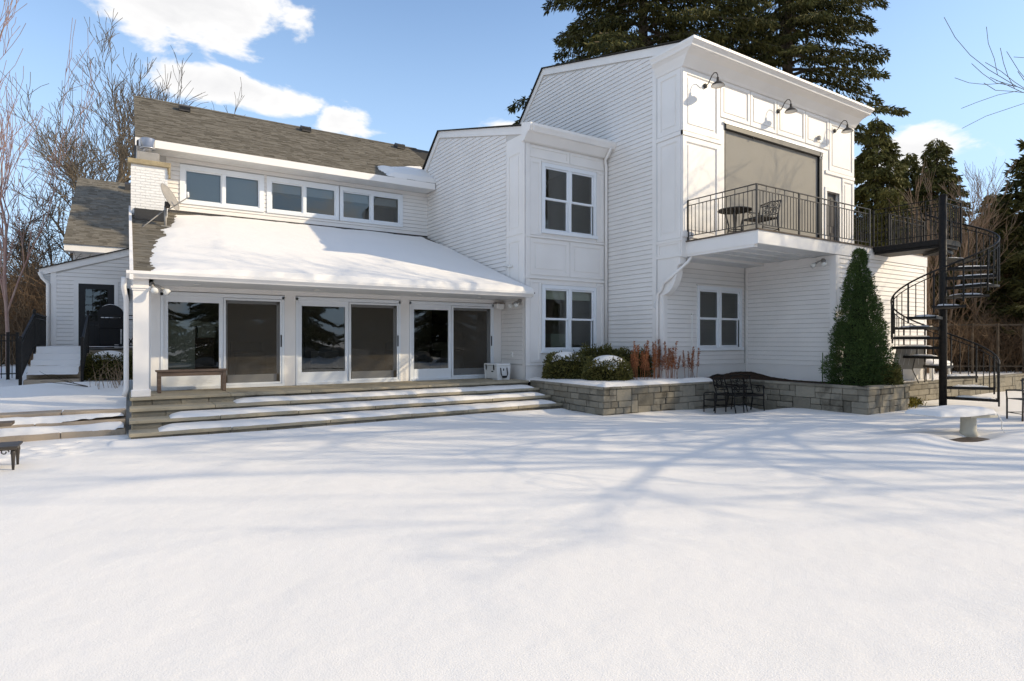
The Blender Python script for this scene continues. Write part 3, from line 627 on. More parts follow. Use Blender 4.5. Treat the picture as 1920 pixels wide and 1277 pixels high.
# big cornice: front run mitred into a return along the side
prof = [(0, 8.62), (.06, 8.64), (.10, 8.70), (.26, 8.86), (.42, 8.93), (.46, 8.93), (.50, 8.95), (.51, 8.99), (.58, 9.05), (.60, 9.06), (.60, 9.12), (.05, 9.14)]
rx = .25/.60; n = len(prof)
vs = [(XL-o*rx, YF-o, z) for o, z in prof] + [(20.12+o*.18, YF-o, z) for o, z in prof]
MB().raw(vs, [tuple(range(n, 2*n))] + [(i, (i+1) % n, n+(i+1) % n, n+i) for i in range(n)]).build('cornice', M['trim'], HOUSE)
vs = [(XL-o*rx, YF-o, z) for o, z in prof] + [(XL-o*rx, 11.33, z) for o, z in prof]
MB().raw(vs, [tuple(range(n, 2*n))] + [(i, n+i, n+(i+1) % n, (i+1) % n) for i in range(n)]).build('cornice_return', M['trim'], HOUSE)
# underside of the overhanging upper floor and curved bracket
MB().box(XL+.001, 15.33, YF+.002, YW, 3.78, 3.80).build('overhang_soffit', M['soffit'], HOUSE)
cv = [(YW+.2, 3.80), (10.50, 3.80), (10.50, 3.62), (10.58, 3.58)] + [(10.60+.52*(1-math.cos(t)), 3.56-.72*math.sin(t)) for t in [R(a) for a in range(0, 91, 10)]] + [(YW+.2, 2.78)]
MB().prism(cv, 'x', XL-.012, XL+.2).build('bracket', M['trim'], HOUSE)
MB().tube([(XL+.30, 10.36, 3.86), (XL+.16, 10.40, 3.66), (XL-.0, 10.62, 3.42), (XL-.07, 10.88, 3.22), (XL-.07, 11.02, 3.16), (XL-.07, 11.08, 3.0), (XL-.07, 11.22, 2.88), (XL-.07, 11.24, 2.7), (XL-.07, 11.24, .75)], .04, 8).build('downspout', M['trim'], HOUSE, True)
MB().tube([(XL-.07+.11*math.cos(t), 11.24+.03*math.sin(t*2), 2.62+.12*math.sin(t)) for t in [i*.42 for i in range(16)]], .008, 6).build('cable_loop', M['soffit'], HOUSE, True)
# lower recess: window wall, inner wall, skirting
LWN = (13.30, 15.05, 1.46, 3.06)
ww = flat_wall('recess_wall', 'y', YW, XL, 15.33, .5, 3.82, .15, [LWN], M['slot_shade'])
siding(ww, 'y', YW, [(12.02, .98), (15.25, .98), (15.25, 3.62), (12.02, 3.62)], [(LWN[0]-.1, LWN[1]+.1, LWN[2]-.08, LWN[3]+.1)])
hung_pair(*LWN, YW); room(12.1, 15.3, YW+.16, 14.5, .7, 3.7, M['room'])
MB().box(13.2, 13.5, YW+.3, YW+.45, 1.4, 1.72).build('interior_box', M['enamel'], HOUSE)
box('skirt_board', XL, 15.31, YW-.024, YW, .5, .95, M['trim'], HOUSE); box('water_table', XL, 15.30, YW-.034, YW, .95, .98, M['trim'], HOUSE)
box('corner_board', XL, 12.02, YW-.025, YW, .98, 3.78, M['trim'], HOUSE)
box('frieze_board', 12.02, 15.25, YW-.022, YW, 3.62, 3.78, M['trim'], HOUSE)
iw = MB().box(15.33, 15.45, 8.42, 11.10, .5, 3.86).build('inner_wall', M['slot_shade'], HOUSE)
box('frieze_board', 15.308, 15.33, 8.56, 11.02, 3.70, 3.86, M['trim'], HOUSE)
box('pilaster_base', XL-.006, XL, 11.11, 11.32, .5, 3.8, M['trim'], HOUSE)
siding(iw, 'x', 15.33, [(8.56, .98), (11.02, .98), (11.02, 3.70), (8.56, 3.70)])
box('skirt_board', 15.306, 15.33, 8.44, 11.07, .5, .95, M['trim'], HOUSE); box('water_table', 15.296, 15.33, 8.43, 11.065, .95, .98, M['trim'], HOUSE)
box('corner_board', 15.305, 15.33, 8.40, 8.56, .98, 3.86, M['trim'], HOUSE); box('corner_board', 15.305, 15.33, 11.02, 11.075, .98, 3.78, M['trim'], HOUSE)
fw = MB().box(15.45, 20.28, 8.42, 8.54, .5, 3.86).build('block_wall', M['slot_shade'], HOUSE)
siding(fw, 'y', 8.42, [(15.46, .9), (20.16, .9), (20.16, 3.86), (15.46, 3.86)])
box('corner_board', 15.335, 15.46, 8.395, 8.42, .5, 3.86, M['trim'], HOUSE); box('corner_board', 20.16, 20.30, 8.395, 8.42, .5, 3.86, M['trim'], HOUSE)
MB().box(20.16, 20.28, 8.54, 11.1, .5, 3.86).build('block_end_wall', M['paint'], HOUSE)
# balcony slab
bal = box('balcony_floor', 12.07, 20.30, 8.43, YF, 3.98, 4.17, M['soffit'], HOUSE)
MB().box(12.05, 12.07, 8.41, YF, 3.86, 4.17).box(12.05, 20.32, 8.385, 8.41, 3.87, 4.17).build('fascia', M['trim'], bal)
MB().box(12.02, 20.34, 8.36, YF-.002, 4.17, 4.205).build('deck_edge', M['deckwood'], bal)
MB().box(12.07, 15.33, 8.43, YW-.03, 3.865, 3.88).build('beadboard', M['soffit'], bal)
for y in (8.9, 9.4, 9.9): MB().box(12.1, 15.3, y, y+.09, 3.835, 3.865).build('soffit_batten', M['soffit'], bal)
MB().box(12.07, 12.19, 8.5, YW-.03, 3.80, 3.865).build('soffit_edge', M['trim'], bal)

# --- low wing at the far left
YG = 23.25
gw = MB().prism([(-2.0, 1.3), (.4, 1.3), (.4, 4.72), (-2.0, 3.90)], 'y', YG, YG+.15).build('side_wing_wall', M['slot_shade'], HOUSE)
siding(gw, 'y', YG, [(-1.86, 1.4), (.3, 1.4), (.3, 4.50), (-1.86, 3.72)], [(-1.40, -.26, 1.3, 3.55)])
box('corner_board', -2.0, -1.86, YG-.024, YG, 1.3, 3.80, M['trim'], HOUSE)
MB().prism([(-2.28, 3.86), (.35, 4.76), (.35, 4.52), (-2.28, 3.64)], 'y', YG-.06, YG-.02).build('rake_board', M['trim'], HOUSE)
MB().raw([(-2.32, YG-.10, 3.86), (.4, YG-.10, 4.80), (.4, 30, 4.80), (-2.32, 30, 3.86), (-2.32, YG-.10, 3.82), (.4, YG-.10, 4.76)], [(0, 1, 2, 3), (0, 4, 5, 1)]).build('side_wing_roof', M['shingle_b'], HOUSE)
MB().tube([(-2.26, YG-.1, 3.74), (-2.2, YG-.04, 3.58), (-2.06, YG-.05, 3.40), (-2.05, YG-.05, 1.4)], .05, 8).build('downspout', M['trim'], HOUSE, True)
MB().box(-2.3, -2.0, YG, 29, 3.66, 3.70).build('side_eave_soffit', M['soffit'], HOUSE)
bd = MB().box(-1.30, -.36, YG-.03, YG+.0, 1.42, 3.45).build('entry_door', M['blackdoor'], HOUSE)
MB().box(-1.42, -1.30, YG-.03, YG, 1.40, 3.56).box(-.36, -.25, YG-.03, YG, 1.40, 3.56).box(-1.30, -.36, YG-.03, YG, 3.45, 3.56).build('door_casing', M['trim'], bd)
for i in range(3):
    for j in range(4):
        x = -1.12+i*.2; z = 2.28+j*.255
        MB().raw([(x, YG-.034, z), (x+.18, YG-.034, z), (x+.18, YG-.034, z+.235), (x, YG-.034, z+.235)], [(0, 1, 2, 3)]).build('pane', M['glassdoor'], bd)
MB().tube([(-.46, YG-.03, 2.38), (-.46, YG-.09, 2.38), (-.56, YG-.09, 2.38)], .014, 8).build('door_handle', M['metal'], bd, True)
MB().box(-.10, .05, YG-.14, YG-.03, 2.95, 3.35).build('wall_lantern', M['iron'], HOUSE)
# taller roof of the rear wing, well behind
zr3 = lambda y: 5.89 + .53*(y-32.3)
mw = MB().box(-2.05, 8, 33.1, 33.3, 3.9, 6.0).build('rear_wing_wall', M['paint'], HOUSE)
MB().box(-2.32, 8, 32.3, 32.35, 5.57, 5.86).build('eave_fascia', M['trim'], HOUSE); MB().box(-2.32, 8, 32.35, 33.1, 5.57, 5.61).build('eave_soffit', M['soffit'], HOUSE)
r3_ = MB().raw([(-2.34, 32.25, zr3(32.25)), (8, 32.25, zr3(32.25)), (8, 41.7, zr3(41.7)), (-2.34, 41.7, zr3(41.7)), (-2.34, 51, 5.89), (8, 51, 5.89)], [(0, 1, 2, 3), (3, 2, 5, 4), (0, 3, 4)]).build('rear_wing_roof', M['shingle_b'], HOUSE)
shingles('shingle_course', -2.36, 1.6, 32.24, 41.7, zr3, r3_, row=.22, seed=5)
MB().prism([(40.4, zr3(40.4)), (40.4, zr3(40.4)+.36), (40.8, zr3(40.8)+.34), (40.9, zr3(40.9))], 'x', -.13, .66).build('roof_vent', M['bronze'], HOUSE)

# ---------------------------------------------------------------- snow lying on roofs, steps and sills
def snow_patch(name, label, xs, ys, base, thick, cat='snow'):
    o = grid_mesh(name, xs, ys, lambda x, y: base(x, y) + np.where(thick(x, y) > 0, thick(x, y), -.012), M['snow'], keep=lambda x, y: thick(x, y) > 0)
    return tag(o, label, cat, kind='stuff')
sm = lambda t: np.clip(t, 0, 1)**.5
def roof_t(x, y):
    left = .40 + .85*np.clip((y-13.2)/6.2, 0, 1)**1.6 + .30*(fbm(x*1.3+2, y*1.6, 4)-.47) + .10*(fbm(x*9, y*14, 2)-.4)
    dl = x-left
    d = np.minimum.reduce([dl, (19.22+.35*(fbm(x*1.7, y*0+3, 3)-.47)-y)*1.0, (9.06-.12*(y-13)*(fbm(y*.8, y*0, 2)) - x)*1.2, (y-12.84)*6])
    taper = np.clip(.30+dl*.55, .2, 1)
    return .13*sm(d/.25)*taper - .008 + .03*(fbm(x*.6, y*.6, 3)-.4)*(d > .3)
snow_patch('porch_roof_snow', 'thick snow blanket covering the sunroom roof', np.arange(.3, 9.0, .05), np.arange(12.84, 19.5, .05), lambda x, y: EZ + k1*(y-12.9)+.01, roof_t)
def valley_t(x, y):
    d = np.minimum.reduce([(x-(7.15+.25*(fbm(x, y*2, 3)))) + .0, (19.75+.62*np.clip((x-7.6)/1.4, 0, 1.2)+.3*(fbm(x*2, y, 3)-.5)-y), (y-18.84)*3])
    return .16*sm(d/.25)-.01
snow_patch('valley_snow', 'small snow heap in the valley of the upper roof', np.arange(6.9, 9.02, .05), np.arange(18.84, 21.2, .05), lambda x, y: 7.08+k2*(y-18.85)+.02, valley_t)

# ---------------------------------------------------------------- front steps of bluestone
STEPS = [(12.93, .60, 14.50), (12.45, .445, 13.0), (11.97, .29, 12.52), (11.48, .135, 12.05)]     # nosing Y, top Z, back Y
st = thing('stone_steps', 'wide bluestone steps and landing in front of the sunroom doors', 'steps', (4.4, 12.2, 0))
for i, (y, z, yb) in enumerate(STEPS):
    x0, x1 = .03-.006*i, 8.86; cuts = [x0]
    while cuts[-1] < x1-1.9: cuts.append(cuts[-1] + 1.25 + rnd.random()*.5)
    cuts.append(x1)
    for a, b in zip(cuts, cuts[1:]):
        if i == 0:
            for q0, q1 in ((y, 13.72), (13.728, yb)): MB().box(a+.004, b-.004, q0, q1, z-.055, z + rnd.uniform(-.002, .002)).build('tread_slab', M['tread'], st, bevel=.006)
        else: MB().box(a+.004, b-.004, y, yb, z-.06, z + rnd.uniform(-.003, .003)).build('tread_slab', M['tread'], st, bevel=.008)
    x = x0+.05; zl = STEPS[i+1][1] if i < 3 else -.1
    while x < x1-.05:
        b = min(x+.3+rnd.random()*.32, x1); MB().box(x+.004, b-.004, y+.045+rnd.uniform(0, .008), y+.16, zl-.03, z-.058).build('riser_block', M['stone'], st, bevel=.006); x = b
    MB().box(x0+.06, x1, y+.15, yb+.0, zl-.04, z-.062).build('step_core', M['stone'], st)
    # left cheek stones
    MB().box(x0+.035, x0+.058, y+.06, yb, zl-.03, z-.06).build('cheek_stone', M['tread'], st)
def strip_t(i):
    y, z, yb = STEPS[i]; a0 = (1.75, .62, .45)[i-1]; n = STEPS[i-1][0]
    def f(x, yy):
        e = fbm(x*1.9+i*7, yy*0+i*3, 4)-.47
        d = np.minimum.reduce([(x-a0)*.6, (8.72-x)*.8, (yy-(y+.05+.16*e))*1.0 if True else 0, (n+.06-yy)*3])
        return .07*sm(d/.12) - .006 + .03*(fbm(x*2.5, yy*2.5+i, 3)-.45)*(d > .06)
    return f
for i, lb in ((1, 'thin snow strip along the upper stone tread'), (2, 'snow strip along the middle stone tread'), (3, 'snow strip along the lowest stone tread')):
    y, z, yb = STEPS[i]
    snow_patch('step_snow', lb, np.arange(.3, 8.8, .04), np.arange(y, STEPS[i-1][0]+.08, .03), (lambda zz: (lambda x, yy: x*0+zz))(z), strip_t(i))
# sandstone side steps at the far left
ss = thing('side_steps', 'low tan sandstone steps half buried in snow at far left', 'steps', (-2, 12.6, 0))
for i, (y, z) in enumerate(((12.28, .13), (12.58, .27), (12.88, .41))):
    x = -6.0; 
    while x < -.05:
        b = min(x+1.0+rnd.random()*.5, -.02)
        MB().box(x+.005, b-.005, y, y+.5, z-.13, z).build('step_slab', M['tan_stone'], ss, bevel=.01); x = b
for i, (y, z) in enumerate(((12.28, .13), (12.58, .27))):
    def f(x, yy, y=y, i=i):
        e = fbm(x*2.2+i*5, yy*0, 4)-.45; d = np.minimum.reduce([(yy-(y+.02+.22*e)), (y+.34-yy)*3, (-.03-x)*2])
        return .10*sm(d/.13)-.01+.05*(fbm(x*3, yy*3+i, 3)-.4)*(d > .05)
    snow_patch('side_step_snow', ('ragged snow on the lowest sandstone step', 'ragged snow on the middle sandstone step')[i], np.arange(-5.5, -.02, .045), np.arange(y, y+.36, .03), (lambda zz: (lambda x, yy: x*0+zz))(z), f)

# ---------------------------------------------------------------- stone planter walls
pw = thing('stone_planter', 'grey stone retaining wall with courses of split blocks around the planting beds', 'retaining wall', (12, 9, 0))
def stone_run(p, q, z0, z1, thick, courses, inward, last_cap=True, lmin=.22, lmax=.55):
    """one straight wall of separate blocks from p to q (XY); inward = unit vector to the earth side"""
    P, Q = Vector((*p, 0)), Vector((*q, 0)); d = (Q-P); ln = d.length; d.normalize(); nrm = Vector((*inward, 0)); h = (z1-z0-.055)/courses
    taken = [[] for _ in range(courses+1)]
    for c_ in range(courses):
        s = -rnd.random()*.15
        while s < ln-.01:
            hit = [q for q in taken[c_] if q[0]-.02 <= s < q[1]-.02]
            if hit: s = hit[0][1]; continue
            nxt = min([q[0] for q in taken[c_] if q[0] > s]+[ln])
            l = rnd.uniform(lmin, lmax); a, b = max(s, 0), min(s+l, nxt)
            if nxt-b < .1: b = nxt
            two = c_ < courses-1 and b-a > .16 and rnd.random() < .22 and not any(q[0] < b and q[1] > a for q in taken[c_+1])
            if two: taken[c_+1].append((a, b))
            if b-a > .03:
                o_ = rnd.uniform(-.016, .014); g_ = .005; zz0, zz1 = z0+c_*h+g_, z0+(c_+1+two)*h-g_*.4
                j = lambda: rnd.uniform(-.005, .005)
                A = P+d*(a+g_)+nrm*o_; B = P+d*(b-g_)+nrm*(o_+rnd.uniform(-.009, .009)); C = B+nrm*thick; D = A+nrm*thick
                vs = [(v.x, v.y, zz+j()) for zz in (zz0, zz1) for v in (A, B, C, D)]
                MB().raw(vs, [(3,2,1,0),(4,5,6,7),(0,1,5,4),(1,2,6,5),(2,3,7,6),(3,0,4,7)]).build('stone_block', M['stone'], pw, bevel=.012)
            s = b
    s = 0
    while s < ln-.01:                                            # cap stones
        b = s+rnd.uniform(.5, .85); b = ln if ln-b < .3 else b
        A = P+d*(s+.003)-nrm*.02; B = P+d*(b-.003)-nrm*.02; C = B+nrm*(thick+.03); D = A+nrm*(thick+.03)
        vs = [(*v.xy, zz) for zz in (z1-.055, z1) for v in (A, B, C, D)]
        MB().raw(vs, [(3,2,1,0),(4,5,6,7),(0,1,5,4),(1,2,6,5),(2,3,7,6),(3,0,4,7)]).build('cap_stone', M['stone'], pw, bevel=.008); s = b
stone_run((8.88, 12.90), (8.88, 10.06), -.15, .61, .26, 5, (1, 0))
stone_run((8.88, 10.04), (13.80, 10.04), -.3, .61, .26, 6, (0, 1))
stone_run((13.80, 10.02), (13.80, 6.88), -.3, .61, .26, 6, (1, 0))
stone_run((13.80, 6.86), (15.70, 6.86), -.15, .61, .26, 5, (0, 1))
stone_run((15.70, 6.88), (15.70, 7.62), -.15, .60, .22, 5, (-1, 0))
stone_run((15.72, 7.62), (27.0, 7.62), -.15, .52, .24, 4, (0, 1), lmin=.35, lmax=.8)
bed = MB().box(8.98, 14.0, 10.15, 13.28, .1, .575).box(13.95, 15.6, 7.0, 11.1, .1, .57).build('bed_soil', M['mulch'], pw)
# mulch mound in the recess, snow at the open end
def mul(x, y): return .57 + .13*np.exp(-(((x-15.0)/1.0)**2+((y-10.9)/.8)**2)) + .05*np.exp(-((y-11.0)/.4)**2) + .05*(fbm(x*9, y*9, 3)-.45)
o = grid_mesh('mulch_bed', np.arange(11.7, 15.32, .04), np.arange(8.2, 11.09, .04), lambda x, y: np.where((y < 10.2) & (x < 14.02), .4, mul(x, y)), M['mulch'], keep=lambda x, y: (y > 10.2) | (x > 14.02))
tag(o, 'dark bark mulch mounded against the recess walls', 'mulch', kind='stuff')
def bed_t(x, y):
    d = np.minimum.reduce([(12.15+.5*(fbm(x*2, y*2, 3)-.5)+.7*(y < 10.45)-x)*.7, y-10.05+.05*(fbm(x*4, y, 2)-.4), (13.24-y), x-8.93])
    return .10*sm(d/.2)-.006+.03*(fbm(x*3, y*3, 3)-.45)*(d > .06)
snow_patch('bed_snow', 'snow cover over the boxwood planting bed', np.arange(8.9, 12.6, .045), np.arange(10.02, 13.28, .045), lambda x, y: x*0+.575+.03*(y < 10.35), bed_t)
def bed2_t(x, y):
    d = np.minimum.reduce([(x-14.9)*.8, 8.36-y, y-6.95, 15.72-x, .35-np.abs(x-15.35)]); return .13*sm(d/.25)-.01+.04*(fbm(x*4, y*4, 3)-.45)*(d > .04)
snow_patch('bed_snow', 'snow patch beside the dwarf spruce', np.arange(14.8, 15.75, .04), np.arange(6.92, 8.38, .04), lambda x, y: x*0+.585, bed2_t)

# ---------------------------------------------------------------- wall lamps, floodlights, dish
for X, lb in ((12.73, 'bronze gooseneck barn lamp nearest the front corner of the cornice'), (15.92, 'bronze gooseneck barn lamp above the middle of the tan shade'), (18.92, 'bronze gooseneck barn lamp over the balcony door')):
    z = 8.32; y = YF-.03
    t = thing('barn_lamp', lb, 'lamp', (X, y, z), 'gooseneck lamps on the balcony wall')
    MB().tube([(X, y+.03, z), (X, y-.03, z)], .062, 16).build('wall_plate', M['bronze'], t, True)
    pts = [(X, y-.03, z), (X, y-.10, z+.02), (X, y-.16, z+.10), (X, y-.22, z+.19), (X, y-.29, z+.24), (X, y-.36, z+.22), (X, y-.40, z+.15), (X, y-.405, z+.06)]
    MB().tube(pts, .013, 8).build('arm', M['bronze'], t, True)
    c = (X, y-.405, z-.12)
    sd = MB().lathe([(.030, .20), (.034, .12), (.05, .10), (.085, .075), (.135, .04), (.165, .0), (.168, -.02), (.160, -.02), (.150, .0), (.08, .055), (.03, .08)], c, 24).build('lamp_shade', M['bronze'], t, True)
    MB().lathe([(.001, .045), (.075, .042), (.12, .015), (.150, -.008), (.157, -.0195), (.001, -.0165)], c, 24).build('shade_lining', M['enamel'], sd, True)
def flood(lb, p, out):
    t = thing('floodlight', lb, 'floodlight', p); v = Vector(p); o_ = Vector(out)
    MB().tube([v, v+o_*.05], .055, 12).build('mount', M['greymetal'], t, True)
    sd = Vector((-o_.y, o_.x, 0))
    for s in (-1, 1):
        a = v+o_*.05; b = a+o_*.06+sd*.07*s+Vector((0, 0, -.02)); e = b+o_*.08+sd*.05*s+Vector((0, 0, -.07))
        MB().tube([a, b, e], [.016, .02, .03], 8).build('lamp_holder', M['greymetal'], t, True)
        MB().tube([e, e+(e-b)*.5, e+(e-b)*.9], [.035, .062, .058], 12).build('bulb', M['bulb'], t, True)
    MB().tube([v+o_*.03+Vector((0, 0, -.06)), v+o_*.09+Vector((0, 0, -.09))], .025, 8).build('motion_sensor', M['enamel'], t, True)
flood('white twin floodlight beside the porch column', (.36, 13.12, 2.70), (.7, -.71, 0))
flood('white twin floodlight under the eave next to the window bay', (8.972, 13.52, 2.72), (-1, 0, 0))
flood('small twin floodlight high on the recess wall', (15.30, 8.72, 3.74), (-1, 0, 0))
t = thing('speaker_box', 'small white speaker box above the right sliding door', 'speaker', (8.82, 14.45, 2.62))
MB().box(8.70, 8.95, 14.27, 14.47, 2.535, 2.69).build('speaker_case', M['enamel'], t, bevel=.02); MB().box(8.69, 8.96, 14.28, 14.48, 2.69, 2.705).build('speaker_top', M['wood'], t)
t = thing('wall_outlet', 'white outlet cover low on the bay side wall', 'outlet', (8.96, 13.95, 1.25))
MB().box(8.955, 8.985, 13.9, 14.0, 1.19, 1.33).build('outlet_cover', M['enamel'], t, bevel=.008)
t = thing('camera_mount', 'small white camera with cable above the shade corner', 'camera', (18.0, YF-.03, 7.9))
MB().box(17.92, 18.02, YF-.12, YF-.03, 7.85, 7.97).build('camera_body', M['greymetal'], t, bevel=.012)
MB().tube([(18.0, YF-.04, 7.86), (18.12, YF-.05, 7.7), (18.1, YF-.06, 7.45), (18.18, YF-.07, 7.28), (18.02, YF-.08, 7.3), (18.12, YF-.06, 7.42)], .008, 6).build('cable', M['enamel'], t, True)
t = thing('wall_faucet', 'small white pipe fitting on the bay corner above the porch roof', 'pipe', (8.97, 14.1, 3.74))
MB().tube([(9.0, 14.12, 3.74), (8.86, 14.12, 3.74)], .022, 8).tube([(8.95, 13.9, 3.70), (8.95, 14.28, 3.74)], .03, 8).build('pipe_body', M['enamel'], t, True)
# satellite dish on the porch roof
t = thing('satellite_dish', 'grey satellite dish on a pole mount beside the chimney', 'satellite dish', (.80, 17.3, 4.5))
MB().tube([(.80, 17.3, 4.45), (.80, 17.3, 5.02)], .032, 10).build('mast', M['greymetal'], t, True)
MB().box(.70, .90, 17.2, 17.4, 4.49, 4.515).build('foot_plate', M['greymetal'], t)
for q in ((.28, 16.95, 4.36), (.5, 17.9, 4.74)): MB().tube([q, (.78, 17.3, 4.92)], .013, 6).build('brace', M['greymetal'], t, True)
dir_ = Vector((.80, -.42, .42)).normalized(); ctr = Vector((.86, 17.2, 5.22)); prf = []
mt = dir_.to_track_quat('Z', 'Y').to_matrix().to_4x4(); mt.translation = ctr
b = MB(); 
for k in range(9):
    r_ = .36*k/8; prf.append((max(r_, .002), .32*r_*r_))
prf += [(.36, .05), (.30, .018), (.002, -.012)]
b.lathe(prf, (0, 0, 0), 28).xf(mt).build('reflector', M['greymetal'], t, True)
lnb = ctr + dir_*.42 + Vector((.08, -.04, -.16))
MB().tube([ctr-Vector((0, 0, .30)), lnb], .014, 6).build('feed_arm', M['greymetal'], t, True)
MB().tube([lnb, lnb+Vector((-.01, 0, .13))], .03, 8).build('receiver', M['enamel'], t, True)
MB().box(.78, .90, 17.18, 17.36, 4.98, 5.12).build('bracket', M['bronze'], t, bevel=.01)

# ---------------------------------------------------------------- things on the porch
t = thing('porch_bench', 'brown slatted wooden bench in front of the left sliding door', 'bench', (1.1, 13.92, .6))
x0, x1, y0, y1, zt = .50, 1.74, 13.78, 14.12, 1.05
for k in range(4): MB().box(x0-.03, x1+.03, y0-.02+k*.098, y0+.066+k*.098, zt-.03, zt).build('seat_slat', M['wood'], t, bevel=.004)
MB().box(x0+.06, x1-.06, y0+.01, y0+.035, zt-.12, zt-.03).box(x0+.06, x1-.06, y1-.035, y1-.01, zt-.12, zt-.03).build('apron', M['wood'], t)
for x in (x0, x1-.065):
    for y in (y0, y1-.06): MB().box(x, x+.065, y, y+.06, .602, zt-.03).build('leg', M['wood'], t, bevel=.004)
t = thing('cooler', 'white hard-sided cooler with black handle on the landing', 'cooler', (8.45, 13.75, .6))
cx0, cx1, cy0, cy1 = 8.26, 8.66, 13.56, 14.22
MB().prism([(cx0+.03, .61), (cx1-.03, .61), (cx1, .96), (cx0, .96)], 'y', cy0, cy1).build('body', M['cooler'], t, bevel=.02)
MB().box(cx0-.02, cx1+.02, cy0-.02, cy1+.02, .965, 1.03).build('lid', M['cooler'], t, bevel=.02)
MB().box(cx0+.04, cx0+.11, cy0+.02, cy0+.3, .60, .63).box(cx1-.11, cx1-.04, cy0+.02, cy0+.3, .6, .63).build('foot', M['cooler'], t)
MB().tube([(cx0+.10, cy0-.012, .92), (cx0+.10, cy0-.05, .75), (cx0+.13, cy0-.05, .69), (cx1-.13, cy0-.05, .69), (cx1-.10, cy0-.05, .75), (cx1-.10, cy0-.012, .92)], .014, 8).build('handle', M['black'], t, True)
MB().tube([((cx0+cx1)/2-.06, cy0-.05, .68), ((cx0+cx1)/2+.06, cy0-.05, .68)], .03, 10).build('handle_grip', M['black'], t, True)
for y in (cy0+.13, cy1-.13): MB().bar((cx0-.035, y, 1.0), (cx0-.02, y+.02, .86), .03, .02).build('latch', M['black'], t, bevel=.003)
MB().box(cx0-.001+.008, cx0+.012, cy0+.22, cy0+.32, .80, .83).build('badge', M['black'], t)
MB().box((cx0+cx1)/2-.015, (cx0+cx1)/2+.015, cy0-.004, cy0+.002, .84, .90).build('badge', M['black'], t)

# ---------------------------------------------------------------- foliage helpers
def leaf_soup(pts, nrm, size, rng, asp=.5, droop=0.0):
    """diamond leaves at pts, long axis near nrm (n,3) arrays"""
    n = len(pts); a = nrm + rng.normal(0, .55, (n, 3)); a[:, 2] -= droop; a /= np.linalg.norm(a, axis=1)[:, None]+1e-9
    r = rng.normal(0, 1, (n, 3)); b = np.cross(a, r); b /= np.linalg.norm(b, axis=1)[:, None]+1e-9
    s = size*rng.uniform(.6, 1.4, n)[:, None]
    v = np.empty((n, 4, 3)); v[:, 0] = pts; v[:, 1] = pts+a*s*.5+b*s*asp*.5; v[:, 2] = pts+a*s; v[:, 3] = pts+a*s*.5-b*s*asp*.5
    return v.reshape(-1, 3)
def blob_r(th, ph, seed):                                        # lumpy radius factor
    return .80 + .42*fbm(np.cos(th)*2.2+seed*3.7+np.cos(ph)*1.5, np.sin(th)*2.2+seed+np.sin(ph)*2.2, 3)
def shrub(label, c, rx, ry, rz, seed, n=9000, size=.055, m='box', cap=0, flat=.35):
    rng = np.random.default_rng(seed)
    t = thing('boxwood_shrub', label, 'shrub', c, 'clipped boxwoods in the stone planter')
    th = rng.uniform(0, 2*np.pi, n); u = rng.uniform(-.15, 1, n); ph = np.arcsin(u); rr = blob_r(th, ph, seed)*rng.uniform(.82, 1.03, n)
    d = np.stack([np.cos(th)*np.cos(ph)**flat, np.sin(th)*np.cos(ph)**flat, np.sin(ph)], -1)
    p = d*rr[:, None]*np.array([rx, ry, rz])+np.array([0, 0, .12*rz])
    p[:, 2] = np.maximum(p[:, 2], .0)
    if cap:
        kq = ~(((p[:, 0]/(rx*cap))**2+(p[:, 1]/(ry*cap))**2 < .72) & (p[:, 2] > .5*rz)) | (rng.random(n) < .06); p, d = p[kq], d[kq]
    o = np_mesh('foliage', leaf_soup(p+np.array(c), d, size, rng, .55), 4, M[m], t)
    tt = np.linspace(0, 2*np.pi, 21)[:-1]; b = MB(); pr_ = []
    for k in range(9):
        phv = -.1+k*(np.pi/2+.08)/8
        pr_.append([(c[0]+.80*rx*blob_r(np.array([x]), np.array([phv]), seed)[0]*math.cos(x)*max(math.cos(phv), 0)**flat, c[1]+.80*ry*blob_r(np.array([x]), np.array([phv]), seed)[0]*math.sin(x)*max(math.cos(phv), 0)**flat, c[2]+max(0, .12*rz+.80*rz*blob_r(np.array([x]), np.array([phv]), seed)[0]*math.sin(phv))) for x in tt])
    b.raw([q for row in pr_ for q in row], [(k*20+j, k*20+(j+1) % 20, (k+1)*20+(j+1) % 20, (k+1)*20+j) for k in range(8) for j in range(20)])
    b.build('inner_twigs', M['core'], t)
    if cap:
        xs = np.arange(-rx, rx, .03); ys = np.arange(-ry, ry, .03)
        def topz(x, y):
            q = np.clip(1-(x/rx)**2-(y/ry)**2, 0, 1); return c[2]+.12*rz+rz*.93*q**.42
        def tk(x, y):
            q = 1-(x/(rx*cap))**2-(y/(ry*cap))**2; e = fbm(x*5+seed, y*5, 4)-.47; return .085*sm(np.clip(q+.9*e, 0, 1)*1.6)*(q+.9*e > 0)-.004
        g_ = grid_mesh('snow_cap', xs, ys, lambda x, y: topz(x, y)+tk(x, y)+.025, M['snow'], keep=lambda x, y: tk(x, y) > 0)
        g_.data.transform(Matrix.Translation((c[0], c[1], 0))); setpar(g_, t)
    return t
shrub('clipped boxwood with patchy snow at the bay corner', (9.70, 12.45, .60), .60, .60, .62, 3, cap=.66)
shrub('low rounded boxwood with a thick snow cap in front', (10.18, 11.35, .60), .60, .55, .55, 5, cap=.82)
shrub('dark boxwood tucked behind between the snow-capped ones', (10.95, 12.65, .60), .55, .5, .80, 8)
shrub('wide boxwood behind the rust-coloured plumes', (11.70, 12.1, .60), .75, .65, .72, 9, n=12000)
